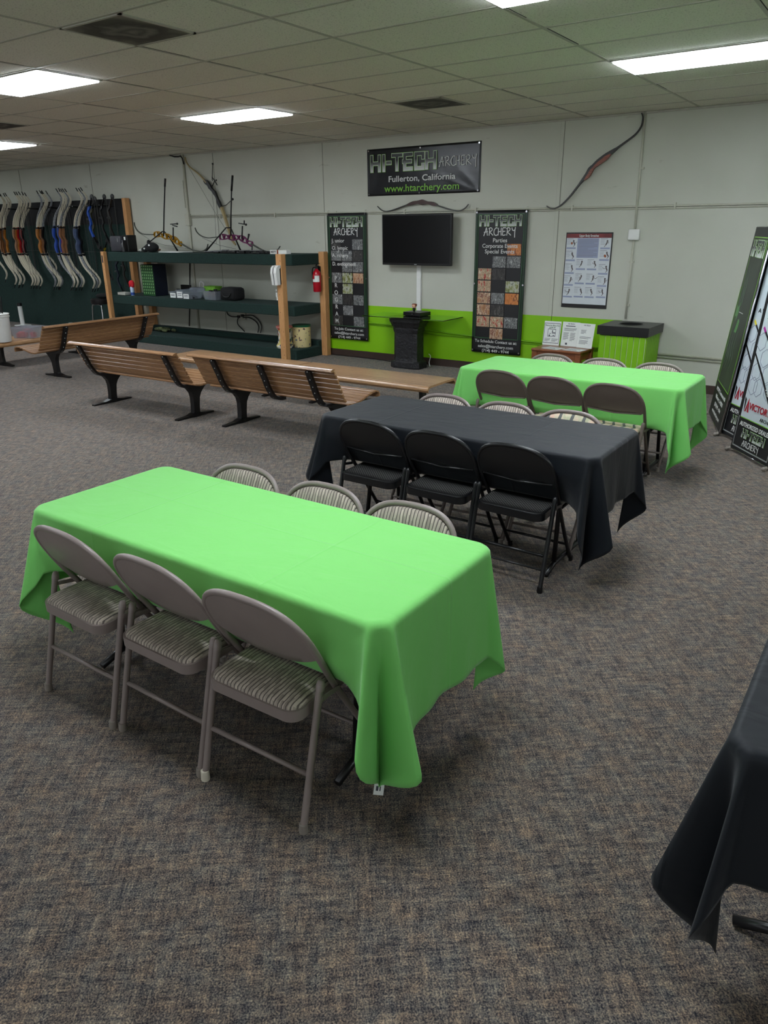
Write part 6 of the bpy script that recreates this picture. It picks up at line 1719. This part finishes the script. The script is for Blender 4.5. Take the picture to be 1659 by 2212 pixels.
def draw_victory(col):
    def d(t, mf, H, Wd):
        nv = Vector(mf(0, 1, 0))-Vector(mf(0, 0, 0))
        b = MB(); quad(b, mf, 0, Wd, 0, H, 0, 0.003); b.build('banner_sheet', M_vinyl2, t)
        b = MB(); quad(b, mf, 0.045, Wd-0.045, 0.29, H-0.05, -0.001, 0.001); b.build('printed_background', M_ltblue, t)
        b = MB(); quad(b, mf, 0.045, Wd-0.045, 0.283, 0.29, -0.002, 0); b.build('green_line', M_greentxt, t)
        b = MB()
        for (xa, xb, za, zb) in ((0.022, 0.028, 0.03, 0.29), (Wd-0.028, Wd-0.022, 0.03, 0.29), (0.022, Wd-0.022, 0.03, 0.04)): quad(b, mf, xa, xb, za, zb, -0.002, 0)
        b.build('white_border_line', M_silver, t)
        b = MB()
        for q, (x, z) in enumerate(((0.20, 0.80), (0.12, 0.68), (0.28, 0.68), (0.10, 0.92), (0.20, 0.56), (0.36, 0.56), (0.36, 0.80), (0.28, 0.92), (0.12, 0.56))): hexa(b, mf, x, z, 0.075, nv)
        b.build('hexagon_pattern', M_hexl, t)
        b = MB(); b.ribbon([mf(0.03, -0.003, 0.83), mf(0.22, -0.003, 0.66), mf(0.50, -0.003, 0.38)], [0.016, 0.022, 0.022], 0.001, nv)
        b.ribbon([mf(0.12, -0.003, 1.0), mf(0.55, -0.003, 0.62)], [0.018, 0.020], 0.001, nv); b.build('printed_arrow', M_vinyl2, t)
        b = MB(); b.ribbon([mf(0.08, -0.004, 1.035), mf(0.12, -0.004, 1.0)], 0.022, 0.001, nv)
        b.add([mf(x, -0.0027, z) for x, z in ((0.24, 0.90), (0.30, 0.96), (0.40, 0.93), (0.44, 0.84), (0.42, 0.72), (0.36, 0.70), (0.30, 0.76), (0.25, 0.82))], [tuple(range(8))])
        b.build('arrow_fletching', col, t)
        b = MB(); b.ribbon([mf(0.27, -0.0042, 0.872), mf(0.42, -0.0042, 0.74)], 0.007, 0.001, nv); b.build('yellow_stripe', M_yellow, t)
        b = MB(); b.ribbon(bezierish([mf(0.21, -0.003, 1.19), mf(0.20, -0.003, 1.26), mf(0.23, -0.003, 1.34), mf(0.25, -0.003, 1.45)], 4), 0.022, 0.001, nv); b.build('printed_bow', mat('dusty_red_print', (176, 70, 84), 0.4), t)
        text_mesh('lettering', 'A VICTORY', 0.05, t, MfM(mf, 0.10, 1.12, -0.004), M_vinyl2, align='LEFT', width=0.34, offset=0.0008)
        text_mesh('lettering_shadow', 'VAP', 0.11, t, MfM(mf, 0.205, 1.00, -0.003), M_vinyl2, align='LEFT', width=0.27, offset=0.006)
        text_mesh('lettering', 'VAP', 0.11, t, MfM(mf, 0.21, 1.00, -0.005), M_whitetxt, align='LEFT', width=0.26, offset=0.002)
        text_mesh('lettering', 'VAP ELITE', 0.035, t, MfM(mf, 0.40, 0.50, -0.005) @ Matrix.Rotation(radians(-44), 4, 'Z'), M_whitetxt, width=0.22)
        text_mesh('brand_lettering', 'VICTORY', 0.075, t, MfM(mf, 0.145, 0.395, -0.004), M_victory_red, align='LEFT', width=0.33, offset=0.002)
        b = MB()
        b.add([mf(x, -0.004, z) for x, z in ((0.055, 0.46), (0.085, 0.44), (0.075, 0.33))], [(0, 1, 2)]); b.build('dark_logo_wing', M_vinyl2, t)
        b = MB(); b.add([mf(x, -0.004, z) for x, z in ((0.085, 0.34), (0.12, 0.46), (0.15, 0.34), (0.125, 0.34), (0.117, 0.40), (0.105, 0.34))], [(0, 1, 4, 5), (1, 2, 3, 4)]); b.build('red_logo_wing', M_victory_red, t)
        text_mesh('lettering', 'ARCHERY', 0.04, t, MfM(mf, 0.34, 0.325, -0.004), M_vinyl2, align='LEFT', width=0.2)
        text_mesh('lettering', 'AUTHORIZED DEALER', 0.05, t, MfM(mf, Wd/2, 0.235, -0.004), M_whitetxt, width=Wd-0.13, offset=0.0012)
        logo(t, 0.14, 0.135, 0.06, 0.36, -0.003, mapf=mf)
        b = MB(); stroke_word(b, 'ARCHERY', HAND, 0.17, 0.06, 0.05, 1, 0.003, -0.005, 0.26, mapf=mf); b.build('hand_lettering', M_whitetxt, t)
    return d
stand_frame('display_stand', 'tall dark green display stand with smoke swirls, leftmost of the leaning stands', (-1.524, 8.10), (0.31, -0.95), (0.95, 0.31), (0.175, 1.808), 1.80, 0.86, draw1)
stand_frame('display_stand', 'white display stand with yellow arrow, mostly hidden between the other two stands', (-1.245, 7.33), (0.61, -0.79), (0.79, 0.61), (0.15, 1.45), 1.85, 0.70, draw_victory(M_yellow))
stand_frame('display_stand', 'white display stand with magenta arrow and red brand lettering, nearest at the right edge', (-1.069, 6.845), (0.61, -0.79), (0.79, 0.61), (0.11, 1.45), 1.85, 0.60, draw_victory(M_magenta))
